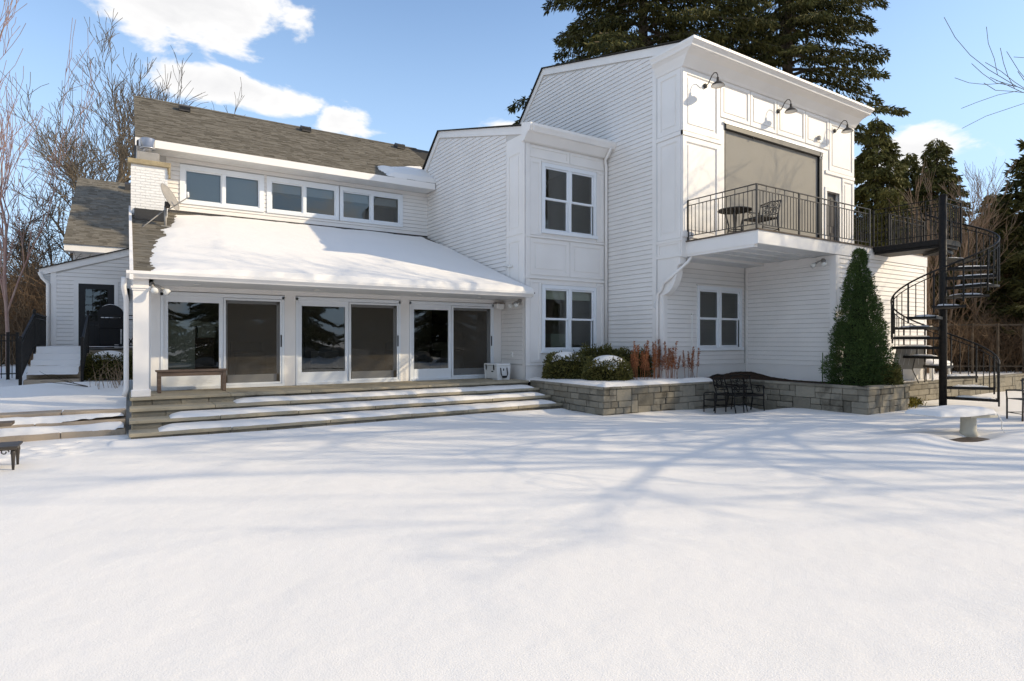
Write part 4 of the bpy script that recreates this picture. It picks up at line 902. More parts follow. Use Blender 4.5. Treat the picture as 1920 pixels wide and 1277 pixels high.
def plumes(label, spots, seed, h=(.6, .95), group=None):
    rng = np.random.default_rng(seed); c = (spots[0][0], spots[0][1], .6)
    t = thing('dried_plume_plant', label, 'plant', c, group)
    for x, y in spots:
        hh = rng.uniform(*h); lx, ly = rng.normal(0, .06, 2); tip = (x+lx, y+ly, .62+hh)
        MB().tube([(x, y, .6), (x+lx*.4, y+ly*.4, .6+hh*.5), tip], [.006, .005, .002], 4, False).build('stem', M['rust'], t)
        n = 120; s = rng.uniform(.40, 1.0, n); q = np.stack([x+lx*s, y+ly*s, .62+hh*s], -1); ang = rng.uniform(0, 2*np.pi, n); wd = .05*(1.05-s)+.008
        q[:, 0] += np.cos(ang)*wd*rng.uniform(.2, 1, n); q[:, 1] += np.sin(ang)*wd*rng.uniform(.2, 1, n)
        np_mesh('plume', leaf_soup(q, np.stack([np.cos(ang)*.5, np.sin(ang)*.5, np.full(n, .8)], -1), .042, rng, .4), 4, M['rust'], t)
rng = np.random.default_rng(21)
plumes('clump of rust-brown dried plumes in front of the wide boxwood', [(11.25+rng.uniform(-.6, .95), 11.15+rng.uniform(-.4, .35)) for _ in range(48)], 31, (.6, 1.05))
plumes('tall rust plumes rising against the wing corner', [(12.15+rng.uniform(-.2, .25), 11.55+rng.uniform(-.25, .2)) for _ in range(5)], 32, (.95, 1.2))
plumes('leaning dried stalks near the recess corner', [(12.45+rng.uniform(-.2, .35), 10.85+rng.uniform(-.2, .15)) for _ in range(5)], 33, (.65, .9))
plumes('single short dried stalk left of the conduit pipe', [(12.72, 10.75)], 34, (.55, .56))
t = thing('conduit_pipe', 'thin white pipe standing in the mulch left of the recess window', 'pipe', (12.84, 10.95, .6))
MB().tube([(12.84, 10.95, .58), (12.84, 10.95, 2.36)], .014, 8).build('pipe', M['enamel'], t, True); MB().tube([(12.81, 10.95, 2.36), (12.88, 10.95, 2.38)], .022, 8).build('pipe_head', M['enamel'], t, True)
t = thing('garden_stake', 'thin green stake leaning beside the dwarf spruce', 'stake', (14.5, 8.25, .6)); MB().tube([(14.42, 8.25, .6), (14.52, 8.3, 1.35)], .012, 6).build('stake_rod', M['dwarf'], t, True)
# dwarf Alberta spruce
def dwarf_spruce(c, h, r0, seed):
    rng = np.random.default_rng(seed); t = thing('dwarf_spruce', 'dense dark green conical dwarf spruce at the planter corner', 'tree', c)
    P = []; D = []
    for k in range(260):
        s_ = rng.uniform(0, 1)**1.15*.97; a = rng.uniform(0, 2*np.pi); pr_ = (.86+.14*s_/.14) if s_ < .14 else (1-(s_-.14)/.86)**.92
        rc = r0*pr_*rng.uniform(.62, .92)*(.80+.42*fbm(np.array([np.cos(a)*1.6+s_*4]), np.array([np.sin(a)*1.6+s_*5]), 2)[0]); rb = (.08+.15*pr_)*rng.uniform(.7, 1.25)
        c0 = np.array([rc*np.cos(a), rc*np.sin(a), s_*h]); n = int(430*rb/.25)
        v = rng.normal(0, 1, (n, 3)); v /= np.linalg.norm(v, axis=1)[:, None]; v = v*np.array([1, 1, 1.25]); out_ = np.array([np.cos(a), np.sin(a), .25]); v = v[(v@out_) > -.35]
        P.append(c0+v*rb*rng.uniform(.8, 1.08, len(v))[:, None]); D.append(v*.8+np.array([np.cos(a)*.4, np.sin(a)*.4, .45]))
    p = np.concatenate(P)+np.array(c); p[:, 2] = np.maximum(p[:, 2], c[2]+.01)
    np_mesh('crown', leaf_soup(p, np.concatenate(D), .062, rng, .24), 4, M['dwarf'], t)
    b = MB(); b.lathe([(r0*.50, .02), (r0*.55, h*.14), (r0*.40, h*.4), (r0*.22, h*.65), (r0*.04, h*.9)], c, 14); b.build('inner_twigs', M['core'], t)
    MB().tube([(c[0], c[1], c[2]-.05), (c[0], c[1], c[2]+h*.5)], [.09, .03], 8).build('trunk', M['bark'], t)
dwarf_spruce((15.02, 7.68, .60), 3.30, .66, 5)

# ---------------------------------------------------------------- railings
IR = M['iron']
def rail_run(t, p, q, z0, top=1.03, low=.12, second=.13, step=.115, every=3, post0=True, post1=True, dense=True):
    P, Q = Vector((*p, z0)), Vector((*q, z0)); d = Q-P; ln = d.length; d.normalize(); up = Vector((0, 0, 1))
    for h_, w_ in ((top, .04), (top-second, .025), (low, .025)): MB().bar(P+up*h_, Q+up*h_, w_, .018).build('rail', M['bronze'] if t['category'] == 'railing' and 'balcony' in t['label'] else IR, t)
    mm = M['bronze'] if 'balcony' in t['label'] else IR
    for e, on in ((P, post0), (Q, post1)):
        if on: MB().bar(e, e+up*(top+.01), .038, .038).build('post', mm, t)
    n = int(ln/step); proto = None
    for i in range(1, n):
        s = P + d*ln*i/n; hi = top if i % every == 0 else top-second
        MB().bar(s+up*low, s+up*hi, .014, .014).build('baluster', mm, t)
BR = thing('balcony_railing', 'thin bronze iron balcony railing with doubled top rail', 'railing', (12.1, 8.43, 4.2))
rail_run(BR, (12.09, 10.44), (12.09, 8.45), 4.205, post0=True)
rail_run(BR, (12.09, 8.45), (13.76, 8.45), 4.205, post0=False); rail_run(BR, (13.76, 8.45), (15.45, 8.45), 4.205, post0=False); rail_run(BR, (15.45, 8.45), (17.08, 8.45), 4.205, post0=False)
BR2 = thing('terrace_railing', 'dark iron railing at the far end of the terrace behind the landing', 'railing', (19.5, 8.45, 4.2))
rail_run(BR2, (18.12, 8.45), (20.26, 8.45), 4.205); rail_run(BR2, (20.26, 8.45), (20.26, 10.4), 4.205, post0=False)
# spiral stair: 16 treads, landing at terrace level
PC = Vector((17.10, 6.71, 0)); RS = 1.10; RZ = 4.20/17; A0 = -math.radians(90)+YAW*0
def cang(phi): return math.atan2(RT[1], RT[0]) + R(phi)          # 0 = viewer's right, counter-clockwise from above
SP = thing('spiral_staircase', 'black iron spiral staircase with snowy treads up to the balcony', 'staircase', (PC.x, PC.y, 0))
MB().tube([(PC.x, PC.y, -.1), (PC.x, PC.y, 5.26)], .085, 16).build('centre_pole', IR, SP, True); MB().lathe([(.09, 0), (.09, .02), (.02, .04)], (PC.x, PC.y, 5.26), 16).build('pole_cap', IR, SP, True)
def ring(phi, r, z): a = cang(phi); return (PC.x+r*math.cos(a), PC.y+r*math.sin(a), z)
def sphi(k): return (k-2)*30.0
snowrng = random.Random(4)
for k in range(1, 17):
    z = RZ*k; p0, p1 = sphi(k)-17, sphi(k)+17; arc = [p0+(p1-p0)*j/5 for j in range(6)]
    out = [ring(a, RS, 0)[:2] for a in arc]; inn = [ring(p1, .07, 0)[:2], ring(p0, .07, 0)[:2]]
    tr_ = MB().prism(out+inn, 'z', z-.045, z).build('tread', IR, SP)
    e0, e1 = ring(p0, RS-.01, z-.02), ring(p0, .08, z-.02); MB().bar(e0, e1, .02, .07).build('tread_edge', IR, tr_); e0, e1 = ring(p1, RS-.01, z-.02), ring(p1, .08, z-.02); MB().bar(e0, e1, .02, .07).build('tread_edge', IR, tr_)
    # snow lens on the tread
    nu, nv = 10, 9; vs = []; fs = []
    for i in range(nu):
        for j in range(nv):
            u, v = i/(nu-1), j/(nv-1); rr = .22+(RS-.26)*u; ph = p0+3+(p1-p0-6)*v
            e = min(u, 1-u, v, 1-v); hz = .045*min(1, e*5)**.5*(.75+.5*snowrng.random()) - (.01 if e == 0 else 0)
            vs.append(ring(ph, rr, z+hz))
    fs = [(i*nv+j, (i+1)*nv+j, (i+1)*nv+j+1, i*nv+j+1) for i in range(nu-1) for j in range(nv-1)]
    MB().raw(vs, fs).build('snow_cap', M['snow'], tr_, True)
    for j in range(3):
        a = sphi(k)-15+j*10; hz = RZ*(k + (a-sphi(k))/30); top = hz+.93-(0 if j == 0 else .11)
        MB().bar(ring(a, RS-.01, z-.04 if j != 0 else z-.16), ring(a, RS-.01, top), .016 if j else .03, .016 if j else .03).build('baluster', IR, SP)
for off, rr in ((.94, .021), (.83, .012)):
    MB().tube([ring(sphi(1)-15+a, RS-.01, RZ*(1+(a-15)/30)+off) for a in range(0, 486, 6)], rr, 8).build('handrail', IR, SP, True)
LX0, LX1, LY0, LY1 = 17.10, 18.05, 6.68, 8.36
ld = MB().box(LX0, LX1, LY0, LY1, 4.06, 4.185).build('landing', IR, SP)
MB().box(LX0+.05, LX1-.05, LY0+.05, LY1, 3.99, 4.06).build('landing_beam', IR, ld); MB().box(LX0+.02, LX1-.02, LY0+.02, LY1-.02, 4.185, 4.20).build('landing_deck', M['deckwood'], ld)
for a_, b_ in (((LX0, LY1), (LX0, LY0+.1)), ((LX1, LY0), (LX1, LY1))):
    P, Q = Vector((*a_, 4.2)), Vector((*b_, 4.2))
    for h_ in (1.0, .88, .12): MB().bar(P+Vector((0, 0, h_)), Q+Vector((0, 0, h_)), .03 if h_ == 1 else .02, .018).build('landing_rail', IR, SP)
    for i in range(0, 16): s = P.lerp(Q, i/15); MB().bar(s+Vector((0, 0, -.05)), s+Vector((0, 0, .88 if i % 3 else 1.0)), .014 if i % 15 else .04, .014 if i % 15 else .04).build('baluster', IR, SP)
MB().bar((LX0+.1, LY0, 5.2), (LX1, LY0, 5.2), .03, .018).bar((LX0+.1, LY0, 5.08), (LX1, LY0, 5.08), .02, .018).build('landing_rail', IR, SP)
for i in range(1, 8): MB().bar((LX0+.1+i*.12, LY0, 4.2), (LX0+.1+i*.12, LY0, 5.08), .014, .014).build('baluster', IR, SP)

# ---------------------------------------------------------------- furniture
def scroll(c, r, turns, a0, u, v, n=18, rr=.007):
    pts = []
    for i in range(n):
        s = i/(n-1); a = a0+turns*2*math.pi*s; q = r*(1-.75*s); pts.append(Vector(c)+Vector(u)*q*math.cos(a)+Vector(v)*q*math.sin(a))
    return pts
def iron_armchair(name, label, loc, rz, group=None, mtl=None, w=.56, back=.45, seat=.43, cushion=False):
    t = thing(name, label, 'chair', loc, group); m = mtl or IR; mt_ = Matrix.Translation(loc) @ Matrix.Rotation(rz, 4, 'Z')
    def B(b, nm, smooth=True): b.xf(mt_).build(nm, m, t, smooth)
    h = w/2; d0, d1 = -.26, .24                                    # front is -y
    for sx in (-1, 1):
        B(MB().tube([(sx*h, d1+.06, 0), (sx*h, d1, .25), (sx*h, d1-.02, seat), (sx*h*.98, d1+.06, seat+.25), (sx*h*.97, d1+.11, seat+back)], .016, 8), 'rear_leg')
        B(MB().tube([(sx*h, d0-.03, 0), (sx*h, d0+.01, .2), (sx*h, d0, seat), (sx*h, d0+.01, seat+.21)], .015, 8), 'front_leg')
        B(MB().tube([(sx*h, d0-.03, seat+.19), (sx*h*1.03, d0+.02, seat+.225), (sx*h*1.03, 0, seat+.215), (sx*h, d1+.05, seat+.22)], .017, 8), 'armrest')
        B(MB().tube(scroll((sx*h, -.02, seat+.11), .09, 1.2, 0, (0, 1, 0), (0, 0, 1)), .008, 6), 'arm_scroll')
    b = MB().box(-h, h, d0, d1, seat-.02, seat-.005)
    for i in range(9): b.bar((-h+.03+i*(w-.06)/8, d0, seat), (-h+.03+i*(w-.06)/8, d1, seat), .02, .012)
    for y in (d0, d1): b.bar((-h, y, seat-.01), (h, y, seat-.01), .03, .05)
    B(b, 'seat', False)
    y = d1+.06
    b = MB().tube([(-h, y+.05, seat+back), (0, y+.055, seat+back+.03), (h, y+.05, seat+back)], .018, 8).tube([(-h, y-.04, seat+.10), (h, y-.04, seat+.10)], .013, 8)
    for sx in (-1, 1):
        for zz, r_ in ((seat+.20, .085), (seat+.34, .085)):
            b.tube(scroll((sx*w*.27, y+(zz-seat)*.2-.03, zz), r_, 1.35, .6 if sx > 0 else 2.5, (sx, 0, 0), (0, 0, 1)), .009, 6)
            b.tube(scroll((sx*w*.10, y+(zz-seat)*.2-.03, zz), r_*.8, -1.2, 1.2, (sx, 0, 0), (0, 0, 1)), .008, 6)
    b.tube([(w*.2*math.cos(a), y+.02, seat+.27+.13*math.sin(a)) for a in [i*.35 for i in range(19)]], .009, 6)
    B(b, 'backrest')
    b = MB().tube([(-h, d1+.03, .14), (h, d1+.03, .14)], .01, 6).tube([(-h, d0, .16), (-h, d1+.03, .14)], .01, 6).tube([(h, d0, .16), (h, d1+.03, .14)], .01, 6); B(b, 'stretcher')
    return t
def cast_table(label, loc, rad, hgt, mtl):
    t = thing('bistro_table', label, 'table', loc); x, y, z = loc; b = MB()
    b.tube([(x+rad*math.cos(a), y+rad*math.sin(a), z+hgt) for a in [i*math.pi/20 for i in range(41)]], .018, 8)
    nx = 9
    for i in range(-nx, nx+1):                                     # pierced diamond lattice top
        o_ = i*rad/nx*1.414
        for sgn in (-1, 1):
            hl = math.sqrt(max(rad*rad-(o_*.707)**2, 0))
            cx_, cy_ = o_*.5, -sgn*o_*.5*-1
            dx, dy = .7071, .7071*sgn; px_, py_ = -dy*o_*.707, dx*o_*.707
            b.bar((x+px_-dx*hl, y+py_-dy*hl, z+hgt), (x+px_+dx*hl, y+py_+dy*hl, z+hgt), .030, .012)
    b.build('table_top', mtl, t)
    for i in range(4):
        a = i*math.pi/2+.5; P = lambda r_, zz: (x+r_*math.cos(a), y+r_*math.sin(a), z+zz)
        MB().tube([P(rad*.55, hgt-.02), P(rad*.50, hgt*.75), P(rad*.36, hgt*.45), P(rad*.42, hgt*.2), P(rad*.66, .0)], [.018, .02, .017, .016, .018], 8).build('leg', mtl, t, True)
    MB().tube([(x+rad*.40*math.cos(a), y+rad*.40*math.sin(a), z+hgt*.28) for a in [i*math.pi/12 for i in range(25)]], .012, 6).build('ring_brace', mtl, t, True)
    return t
cast_table('round lattice-top bistro table behind the balcony railing', (12.78, 9.55, 4.205), .40, .70, M['bronze'])
iron_armchair('bistro_chair', 'ornate scrolled iron chair beside the bistro table on the balcony', (13.05, 9.02, 4.205), R(-98), None, M['bronze'], .62, .42)
iron_armchair('patio_chair', 'scroll-backed black iron chair against the planter wall, nearer the inner corner', (13.22, 9.50, -.14), R(-22), 'black iron chairs in the shaded recess')
iron_armchair('patio_chair', 'scroll-backed black iron chair against the planter wall, left of its twin', (12.66, 9.58, -.12), R(8), 'black iron chairs in the shaded recess')
t = thing('tube_stool', 'low black tubular frame stool left of the iron chairs', 'stool', (12.05, 9.62, -.08))
for y in (9.45, 9.78): MB().tube([(11.9, y, -.1), (11.9, y, .34), (11.93, y, .37), (12.27, y, .37), (12.30, y, .34), (12.30, y, -.1)], .015, 8).build('side_frame', IR, t, True)
MB().bar((11.9, 9.45, .2), (11.9, 9.78, .2), .02, .02).bar((12.3, 9.45, .2), (12.3, 9.78, .2), .02, .02).bar((11.9, 9.45, .06), (11.9, 9.78, .06), .016, .016).bar((12.3, 9.45, .06), (12.3, 9.78, .06), .016, .016).build('cross_bar', IR, t)
MB().box(11.92, 12.28, 9.44, 9.79, .19, .205).build('seat_mesh', IR, t)
# lattice bench cut by the right frame edge
t = thing('lattice_bench', 'dark iron lattice-back bench at the right edge of the picture', 'bench', (16.1, 4.75, 0))
u = Vector((RT[0], RT[1], 0)); f_ = Vector((FW[0], FW[1], 0)); o_ = Vector((15.62, 4.95, 0))
def W(a, d, z): return tuple(o_+u*a+f_*d+Vector((0, 0, z)))
for a in (0, 1.25):
    MB().tube([W(a, .0, .0), W(a, .0, .42)], .018, 8).build('front_leg', M['bronze'], t, True); MB().tube([W(a-.03, -.42, .0), W(a, -.40, .45), W(a-.12, -.52, .86)], .018, 8).build('rear_leg', M['bronze'], t, True)
    MB().tube([W(a, .02, .60), W(a, -.2, .62), W(a-.04, -.46, .63)], .018, 8).tube([W(a, .0, .42), W(a, .02, .6)], .015, 8).build('armrest', M['bronze'], t, True)
MB().bar(W(-.12, -.52, .86), W(1.15, -.52, .86), .04, .05).bar(W(-.03, -.44, .55), W(1.2, -.44, .55), .03, .03).build('back_rail', M['bronze'], t)
b = MB()
for i in range(-4, 13):
    for sg in (-1, 1):
        a0_ = i*.12; a1_ = a0_+.30*sg
        if -.1 <= min(a0_, a1_) and max(a0_, a1_) <= 1.2: b.bar(W(a0_-.03, -.445, .56), W(a1_-.1, -.52, .85), .012, .012)
b.build('lattice', M['bronze'], t)
b = MB()
for i in range(8): b.bar(W(0, -.02-.055*i, .43), W(1.25, -.02-.055*i, .43), .04, .015)
b.build('seat', M['bronze'], t); MB().bar(W(0, 0, .14), W(1.25, 0, .14), .015, .015).bar(W(0, 0, .14), W(-.02, -.41, .14), .015, .015).build('stretcher', M['bronze'], t)
# low iron table and bench slab at the left edge
t = thing('low_iron_table', 'low dark iron table with ornate corner leg at the left edge', 'table', (-1.5, 10.1, 0))
MB().box(-2.6, -1.17, 9.75, 10.22, .285, .315).build('table_top', M['bronze'], t, bevel=.006)
b = MB()
for i in range(9): b.tube(scroll((-1.30-i*.15, 9.765, .245), .045, 1.1, 0, (1, 0, 0), (0, 0, 1), 12), .008, 5)
b.bar((-2.6, 9.765, .28), (-1.18, 9.765, .28), .02, .03).build('apron_scroll', M['bronze'], t, True)
for x, y in ((-1.22, 9.80), (-1.22, 10.17), (-2.55, 9.8), (-2.55, 10.17)):
    MB().tube([(x, y, .28), (x, y, .22), (x, y, .20), (x, y, .0)], [.022, .03, .024, .013], 8).build('leg', M['bronze'], t, True)
t = thing('low_wood_bench', 'weathered wooden bench end on the sandstone steps at left edge', 'bench', (-1.9, 11.75, .0))
for k in range(3): MB().box(-3.2, -1.46, 11.55+k*.12, 11.655+k*.12, .37, .42).build('seat_slat', M['deckwood'], t, bevel=.006)
for x in (-3.0, -1.75): MB().box(x, x+.08, 11.57, 11.88, -.05, .37).build('leg', M['deckwood'], t)
# diving board
t = thing('diving_board', 'snow-covered white diving board on a cream pedestal', 'diving board', (12.72, 4.62, 0))
ax = Vector((.975, -.22, 0)); bx_ = Vector((.22, .975, 0)); cb = Vector((12.42, 4.72, .34))
def DB(a, b, z): v = cb+ax*a+bx_*b; return (v.x, v.y, z)
MB().raw([DB(a, b, z) for z in (.325, .375) for a, b in ((-.68, -.3), (.68, -.3), (.68, .3), (-.68, .3))], [(3,2,1,0),(4,5,6,7),(0,1,5,4),(1,2,6,5),(2,3,7,6),(3,0,4,7)]).build('board', M['cooler'], t, bevel=.015)
vs = []; nu, nv = 24, 14
for i in range(nu):
    for j in range(nv):
        a, b = -.80+1.5*i/(nu-1), -.34+.70*j/(nv-1); e = min(i, nu-1-i, (j)*1.3, (nv-1-j)*1.3)
        vs.append(DB(a, b, .372+.085*min(1, e/4)**.5+.012*math.sin(a*5+b*3)-(.03 if e == 0 else 0)))
MB().raw(vs, [(i*nv+j, (i+1)*nv+j, (i+1)*nv+j+1, i*nv+j+1) for i in range(nu-1) for j in range(nv-1)]).build('snow_cap', M['snow'], t, True)
MB().lathe([(.135, -.12), (.14, .0), (.125, .03), (.118, .24), (.125, .30)], (12.74, 4.60, 0), 22).build('pedestal', M['pedestal'], t, True)
MB().bar(DB(.1, -.22, .30), DB(.85, -.2, .28), .05, .04).bar(DB(.1, .12, .30), DB(.85, .1, .28), .05, .04).build('spring_rail', M['pedestal'], t)
MB().tube([DB(.72, -.28, .36), DB(.78, -.33, .2), DB(.74, -.35, .08), DB(.80, -.37, .0)], .008, 6).build('cord', M['enamel'], t, True)
t = thing('deck_mat', 'bare brown deck boards showing through the snow by the diving board', 'deck', (12.2, 4.42, 0))
for k in range(6):
    y = 4.16+.095*k; MB().raw([DB_ for DB_ in ((11.5, y, -.075), (12.95, y-.12, -.075), (12.95, y-.03, -.075), (11.5, y+.09, -.075), (11.5, y, -.12), (12.95, y-.12, -.12))], [(0, 1, 2, 3), (0, 4, 5, 1)]).build('deck_board', M['deckwood'], t)
# sling chairs and planter pots on the upper terrace
def sling_chair(label, loc, rz):
    t = thing('sling_chair', label, 'chair', loc, 'sling chairs on the upper terrace'); mt_ = Matrix.Translation(loc) @ Matrix.Rotation(rz, 4, 'Z')
    for sx in (-.28, .28):
        MB().tube([(sx, -.32, 0), (sx, -.26, .38), (sx, .22, .36), (sx, .42, .98)], .014, 6).xf(mt_).build('frame', M['bronze'], t, True)
        MB().tube([(sx, .45, 0), (sx, .05, .60), (sx, -.28, .60)], .014, 6).xf(mt_).build('rear_leg', M['bronze'], t, True)
    MB().raw([(-.27, .22, .36), (.27, .22, .36), (.27, .41, .97), (-.27, .41, .97), (-.27, -.26, .38), (.27, -.26, .38)], [(0, 1, 2, 3), (4, 5, 1, 0)]).xf(mt_).build('sling', M['sling'], t)
    for k in range(5): MB().bar((-.27+.135*k, .215, .365), (-.27+.135*k, .405, .97), .012, .006).xf(mt_).build('sling_seam', M['enamel'], t)
sling_chair('beige sling chair standing nearest the white block wall', (17.6, 8.0, .52), R(150))
sling_chair('beige sling chair turned sideways behind the spiral stair', (18.5, 7.98, .52), R(110))
t = thing('stone_obelisk', 'small grey pointed stone ornament beside the sling chairs', 'ornament', (16.75, 8.05, .5)); MB().prism([(16.60, .5), (16.92, .5), (16.90, 1.0), (16.78, 1.22), (16.66, 1.02)], 'y', 8.0, 8.12).build('ornament_body', M['boulder'], t, bevel=.02)
t = thing('patio_table', 'snow-topped white slatted side table behind the stair', 'table', (19.6, 7.95, .5))
for k in range(7): MB().box(19.05+.17*k, 19.18+.17*k, 7.7, 8.25, .98, 1.0).build('slat', M['enamel'], t)
MB().box(19.03, 20.22, 7.68, 8.27, .93, .98).build('apron', M['enamel'], t)
for x in (19.08, 20.12):
    for y in (7.72, 8.2): MB().box(x, x+.05, y, y+.05, .5, .93).build('leg', M['enamel'], t)
xs_ = np.arange(19.03, 20.24, .04); ys_ = np.arange(7.68, 8.28, .04)
o = grid_mesh('snow_cap', xs_, ys_, lambda x, y: .995+.12*sm(np.minimum.reduce([x-19.03, 20.22-x, y-7.68, 8.27-y])/.25), M['snow']); setpar(o, t)
# low yellowish boxwood at the foot of the dwarf spruce
shrub('low yellow-green boxwood at the foot of the dwarf spruce', (15.28, 7.22, .58), .42, .32, .42, 17, n=5000)
# yellow ground cover by the pole
rng = np.random.default_rng(77); n = 2600; px_ = rng.uniform(15.8, 17.0, n); py_ = 7.35+rng.normal(0, .13, n); p = np.stack([px_, py_, rng.uniform(-.02, .16, n)], -1)
o = np_mesh('yellow_ground_cover', leaf_soup(p, np.tile([0, 0, 1.], (n, 1)), .06, rng, .6), 4, M['ivy']); tag(o, 'yellowed ground cover leaves at the foot of the stair wall', 'ground cover', kind='stuff')

# ---------------------------------------------------------------- side stairs, railings, grill at the left
sw = thing('side_stairs', 'snow-covered stone stairs climbing to the black side door', 'stairs', (-1.5, 19.5, .5))
for k in range(5):
    y = 17.9+.55*k; z = .72+.155*k
    MB().box(-2.05, -.98, y, y+.62 if k < 4 else 23.2, z-.155, z).build('stair_slab', M['tan_stone'], sw, bevel=.01)
MB().box(-2.05, .35, 20.7, 23.2, .5, 1.37).build('landing_slab', M['tan_stone'], sw)
def stair_t(x, y): return .115 + .06*(fbm(x*2.6, y*2.6, 4)-.45) - .25*np.clip(fbm(x*2.2+9, y*1.1, 3)-.66, 0, 1)
def stair_base(x, y): return np.where(y > 20.1, 1.36, .72+.155*np.clip(np.floor((y-17.9)/.55), 0, 4)+.06*np.clip(((y-17.9)/.55) % 1-.55, 0, 1))
snow_patch('stair_snow', 'smooth snow burying the side stairs', np.arange(-2.03, -1.0, .05), np.arange(17.92, 23.15, .04), stair_base, stair_t)
snow_patch('landing_snow', 'snow on the side landing under the grill', np.arange(-1.0, .3, .06), np.arange(20.75, 23.15, .06), lambda x, y: x*0+1.37, lambda x, y: .10+.05*(fbm(x*3, y*3, 3)-.45))
def slope_rail(name, label, pts, posts, balu=.11):
    t = thing(name, label, 'railing', (*pts[0][:2], pts[0][2]))
    for (p, q) in zip(pts, pts[1:]):
        p, q = Vector(p), Vector(q); up = Vector((0, 0, 1))
        for h_, w_ in ((.98, .045), (.86, .02), (.10, .02)): MB().bar(p+up*h_, q+up*h_, w_, .03).build('rail', IR, t)
        n = max(2, int((q-p).length/balu))
        for i in range(n+1): s = p.lerp(q, i/n); MB().bar(s+up*.1, s+up*.96, .016, .016).build('baluster', IR, t)
    for p in posts: p = Vector(p); MB().bar(p-Vector((0, 0, .1)), p+Vector((0, 0, 1.04)), .06, .06).build('post', IR, t); MB().lathe([(.04, 0), (.035, .03), (.005, .06)], (p.x, p.y, p.z+1.04), 10).build('post_cap', IR, t, True)
slope_rail('stair_railing', 'black iron railing on the left of the side stairs', [(-2.10, 17.9, .66), (-2.10, 20.4, 1.40), (-2.10, 23.1, 1.40)], [(-2.10, 17.9, .66), (-2.10, 20.4, 1.40)])
slope_rail('stair_railing', 'black iron railing on the right of the side stairs', [(-.93, 17.9, .66), (-.93, 20.4, 1.40)], [(-.93, 17.9, .66), (-.93, 20.4, 1.40)])
slope_rail('landing_railing', 'black iron railing in front of the covered grill', [(-.90, 20.75, 1.40), (.25, 20.75, 1.40)], [])
fc = thing('iron_fence', 'black iron picket fence in front of the brush at far left', 'fence', (-4, 21.2, .6))
P, Q = Vector((-7.5, 21.2, .62)), Vector((-2.55, 21.2, .62))
for h_ in (1.18, 1.02, .12): MB().bar(P+Vector((0, 0, h_)), Q+Vector((0, 0, h_)), .025, .03).build('rail', IR, fc)
for i in range(45): s = P.lerp(Q, i/44); MB().bar(s, s+Vector((0, 0, 1.18)), .018, .018).build('picket', IR, fc)
for x in (-7.5, -5.0, -2.75, -2.55): MB().bar((x, 21.2, .5), (x, 21.2, 1.88), .07, .07).build('post', IR, fc)
t = thing('gas_grill', 'black lidded gas grill dusted with snow by the side door', 'grill', (-.42, 21.7, 1.45))
gx0, gx1, gy0, gy1, gz = -.76, -.08, 21.45, 22.0, 1.45
MB().prism([(gx0+.04, gz+.72), (gx1-.02, gz+.72), (gx1-.02, gz+.95)] + [(-.42+.32*math.cos(a), gz+.95+.30*math.sin(a)) for a in [R(d) for d in range(10, 171, 16)]] + [(gx0+.04, gz+.95)], 'y', gy0, gy1).build('lid', M['black'], t, bevel=.02)
MB().box(gx0+.02, gx1-.02, gy0, gy1, gz+.55, gz+.72).build('firebox', M['black'], t, bevel=.02); MB().box(gx0+.05, gx1-.1, gy0+.02, gy1-.05, gz+.08, gz+.55).build('cabinet', M['black'], t, bevel=.01)
MB().box(gx1-.02, gx1+.10, gy0+.05, gy1-.05, gz+.62, gz+.66).build('side_shelf', M['black'], t); MB().box(gx0-.24, gx0+.02, gy0+.05, gy1-.05, gz+.66, gz+.70).build('side_shelf', M['black'], t)
MB().tube([(gx0+.1, gy0-.05, gz+.88), (gx1-.1, gy0-.05, gz+.88)], .014, 8).build('lid_handle', M['metal'], t, True)
for x in (gx0+.06, gx1-.1):
    for y in (gy0+.05, gy1-.08): MB().tube([(x, y-.02, gz+.05), (x, y+.04, gz+.05)], .05, 12).build('wheel', M['black'], t, True)
for x in (gx0+.03, gx1-.05): MB().bar((x, gy0+.04, gz+.05), (x, gy0+.04, gz+.6), .035, .035).build('leg', M['black'], t)
xs_ = np.arange(-.70, -.14, .03); ys_ = np.arange(gy0+.02, gy1-.02, .04)
def lidz(x): return gz+.95+.30*np.sqrt(np.clip(1-((x+.42)/.32)**2, .02, 1))
o = grid_mesh('snow_cap', xs_, ys_, lambda x, y: lidz(x)+.035*sm(np.minimum.reduce([x+.70, -.16-x, y-gy0, gy1-.03-y])/.1), M['snow']); setpar(o, t)
t = thing('log_frame', 'dark leaning frame beside the grill', 'frame', (.12, 21.3, 1.45)); MB().bar((.0, 21.3, 1.45), (.22, 21.3, 1.9), .03, .03).bar((.2, 21.3, 1.45), (.0, 21.3, 1.75), .03, .03).bar((-.05, 21.3, 1.6), (.25, 21.3, 1.62), .03, .03).build('frame_bars', IR, t)
shrub('dark snow-topped yew below the grill landing', (-.42, 19.6, .62), .62, .5, .62, 12, cap=.75, m='box')['group'] = 'shrubs at the side stairs'
t = thing('dead_branch', 'fallen dead branch with twigs lying on the snow by the stairs', 'branch', (-1.2, 16.6, .6))
b = MB(); b.tube([(-.75, 16.4, .62), (-1.1, 16.55, .72), (-1.5, 16.7, .86)], [.012, .009, .004], 5)
for i in range(14):
    s = rnd.uniform(.3, 1); p0 = Vector((-.75-.75*s, 16.4+.3*s, .62+.24*s)); b.tube([p0, p0+Vector((rnd.uniform(-.2, .05), rnd.uniform(-.1, .1), rnd.uniform(-.06, .14)))], [.005, .002], 4)
b.tube([(-.75, 16.35, .62), (-1.15, 16.4, .69), (-1.6, 16.5, .76)], [.01, .007, .003], 5); b.build('branch_twigs', M['barkdark'], t)
t = thing('dry_stalks', 'thin dry stalks poking from the snow beside the porch corner', 'plant', (-.3, 16.2, .6)); b = MB()
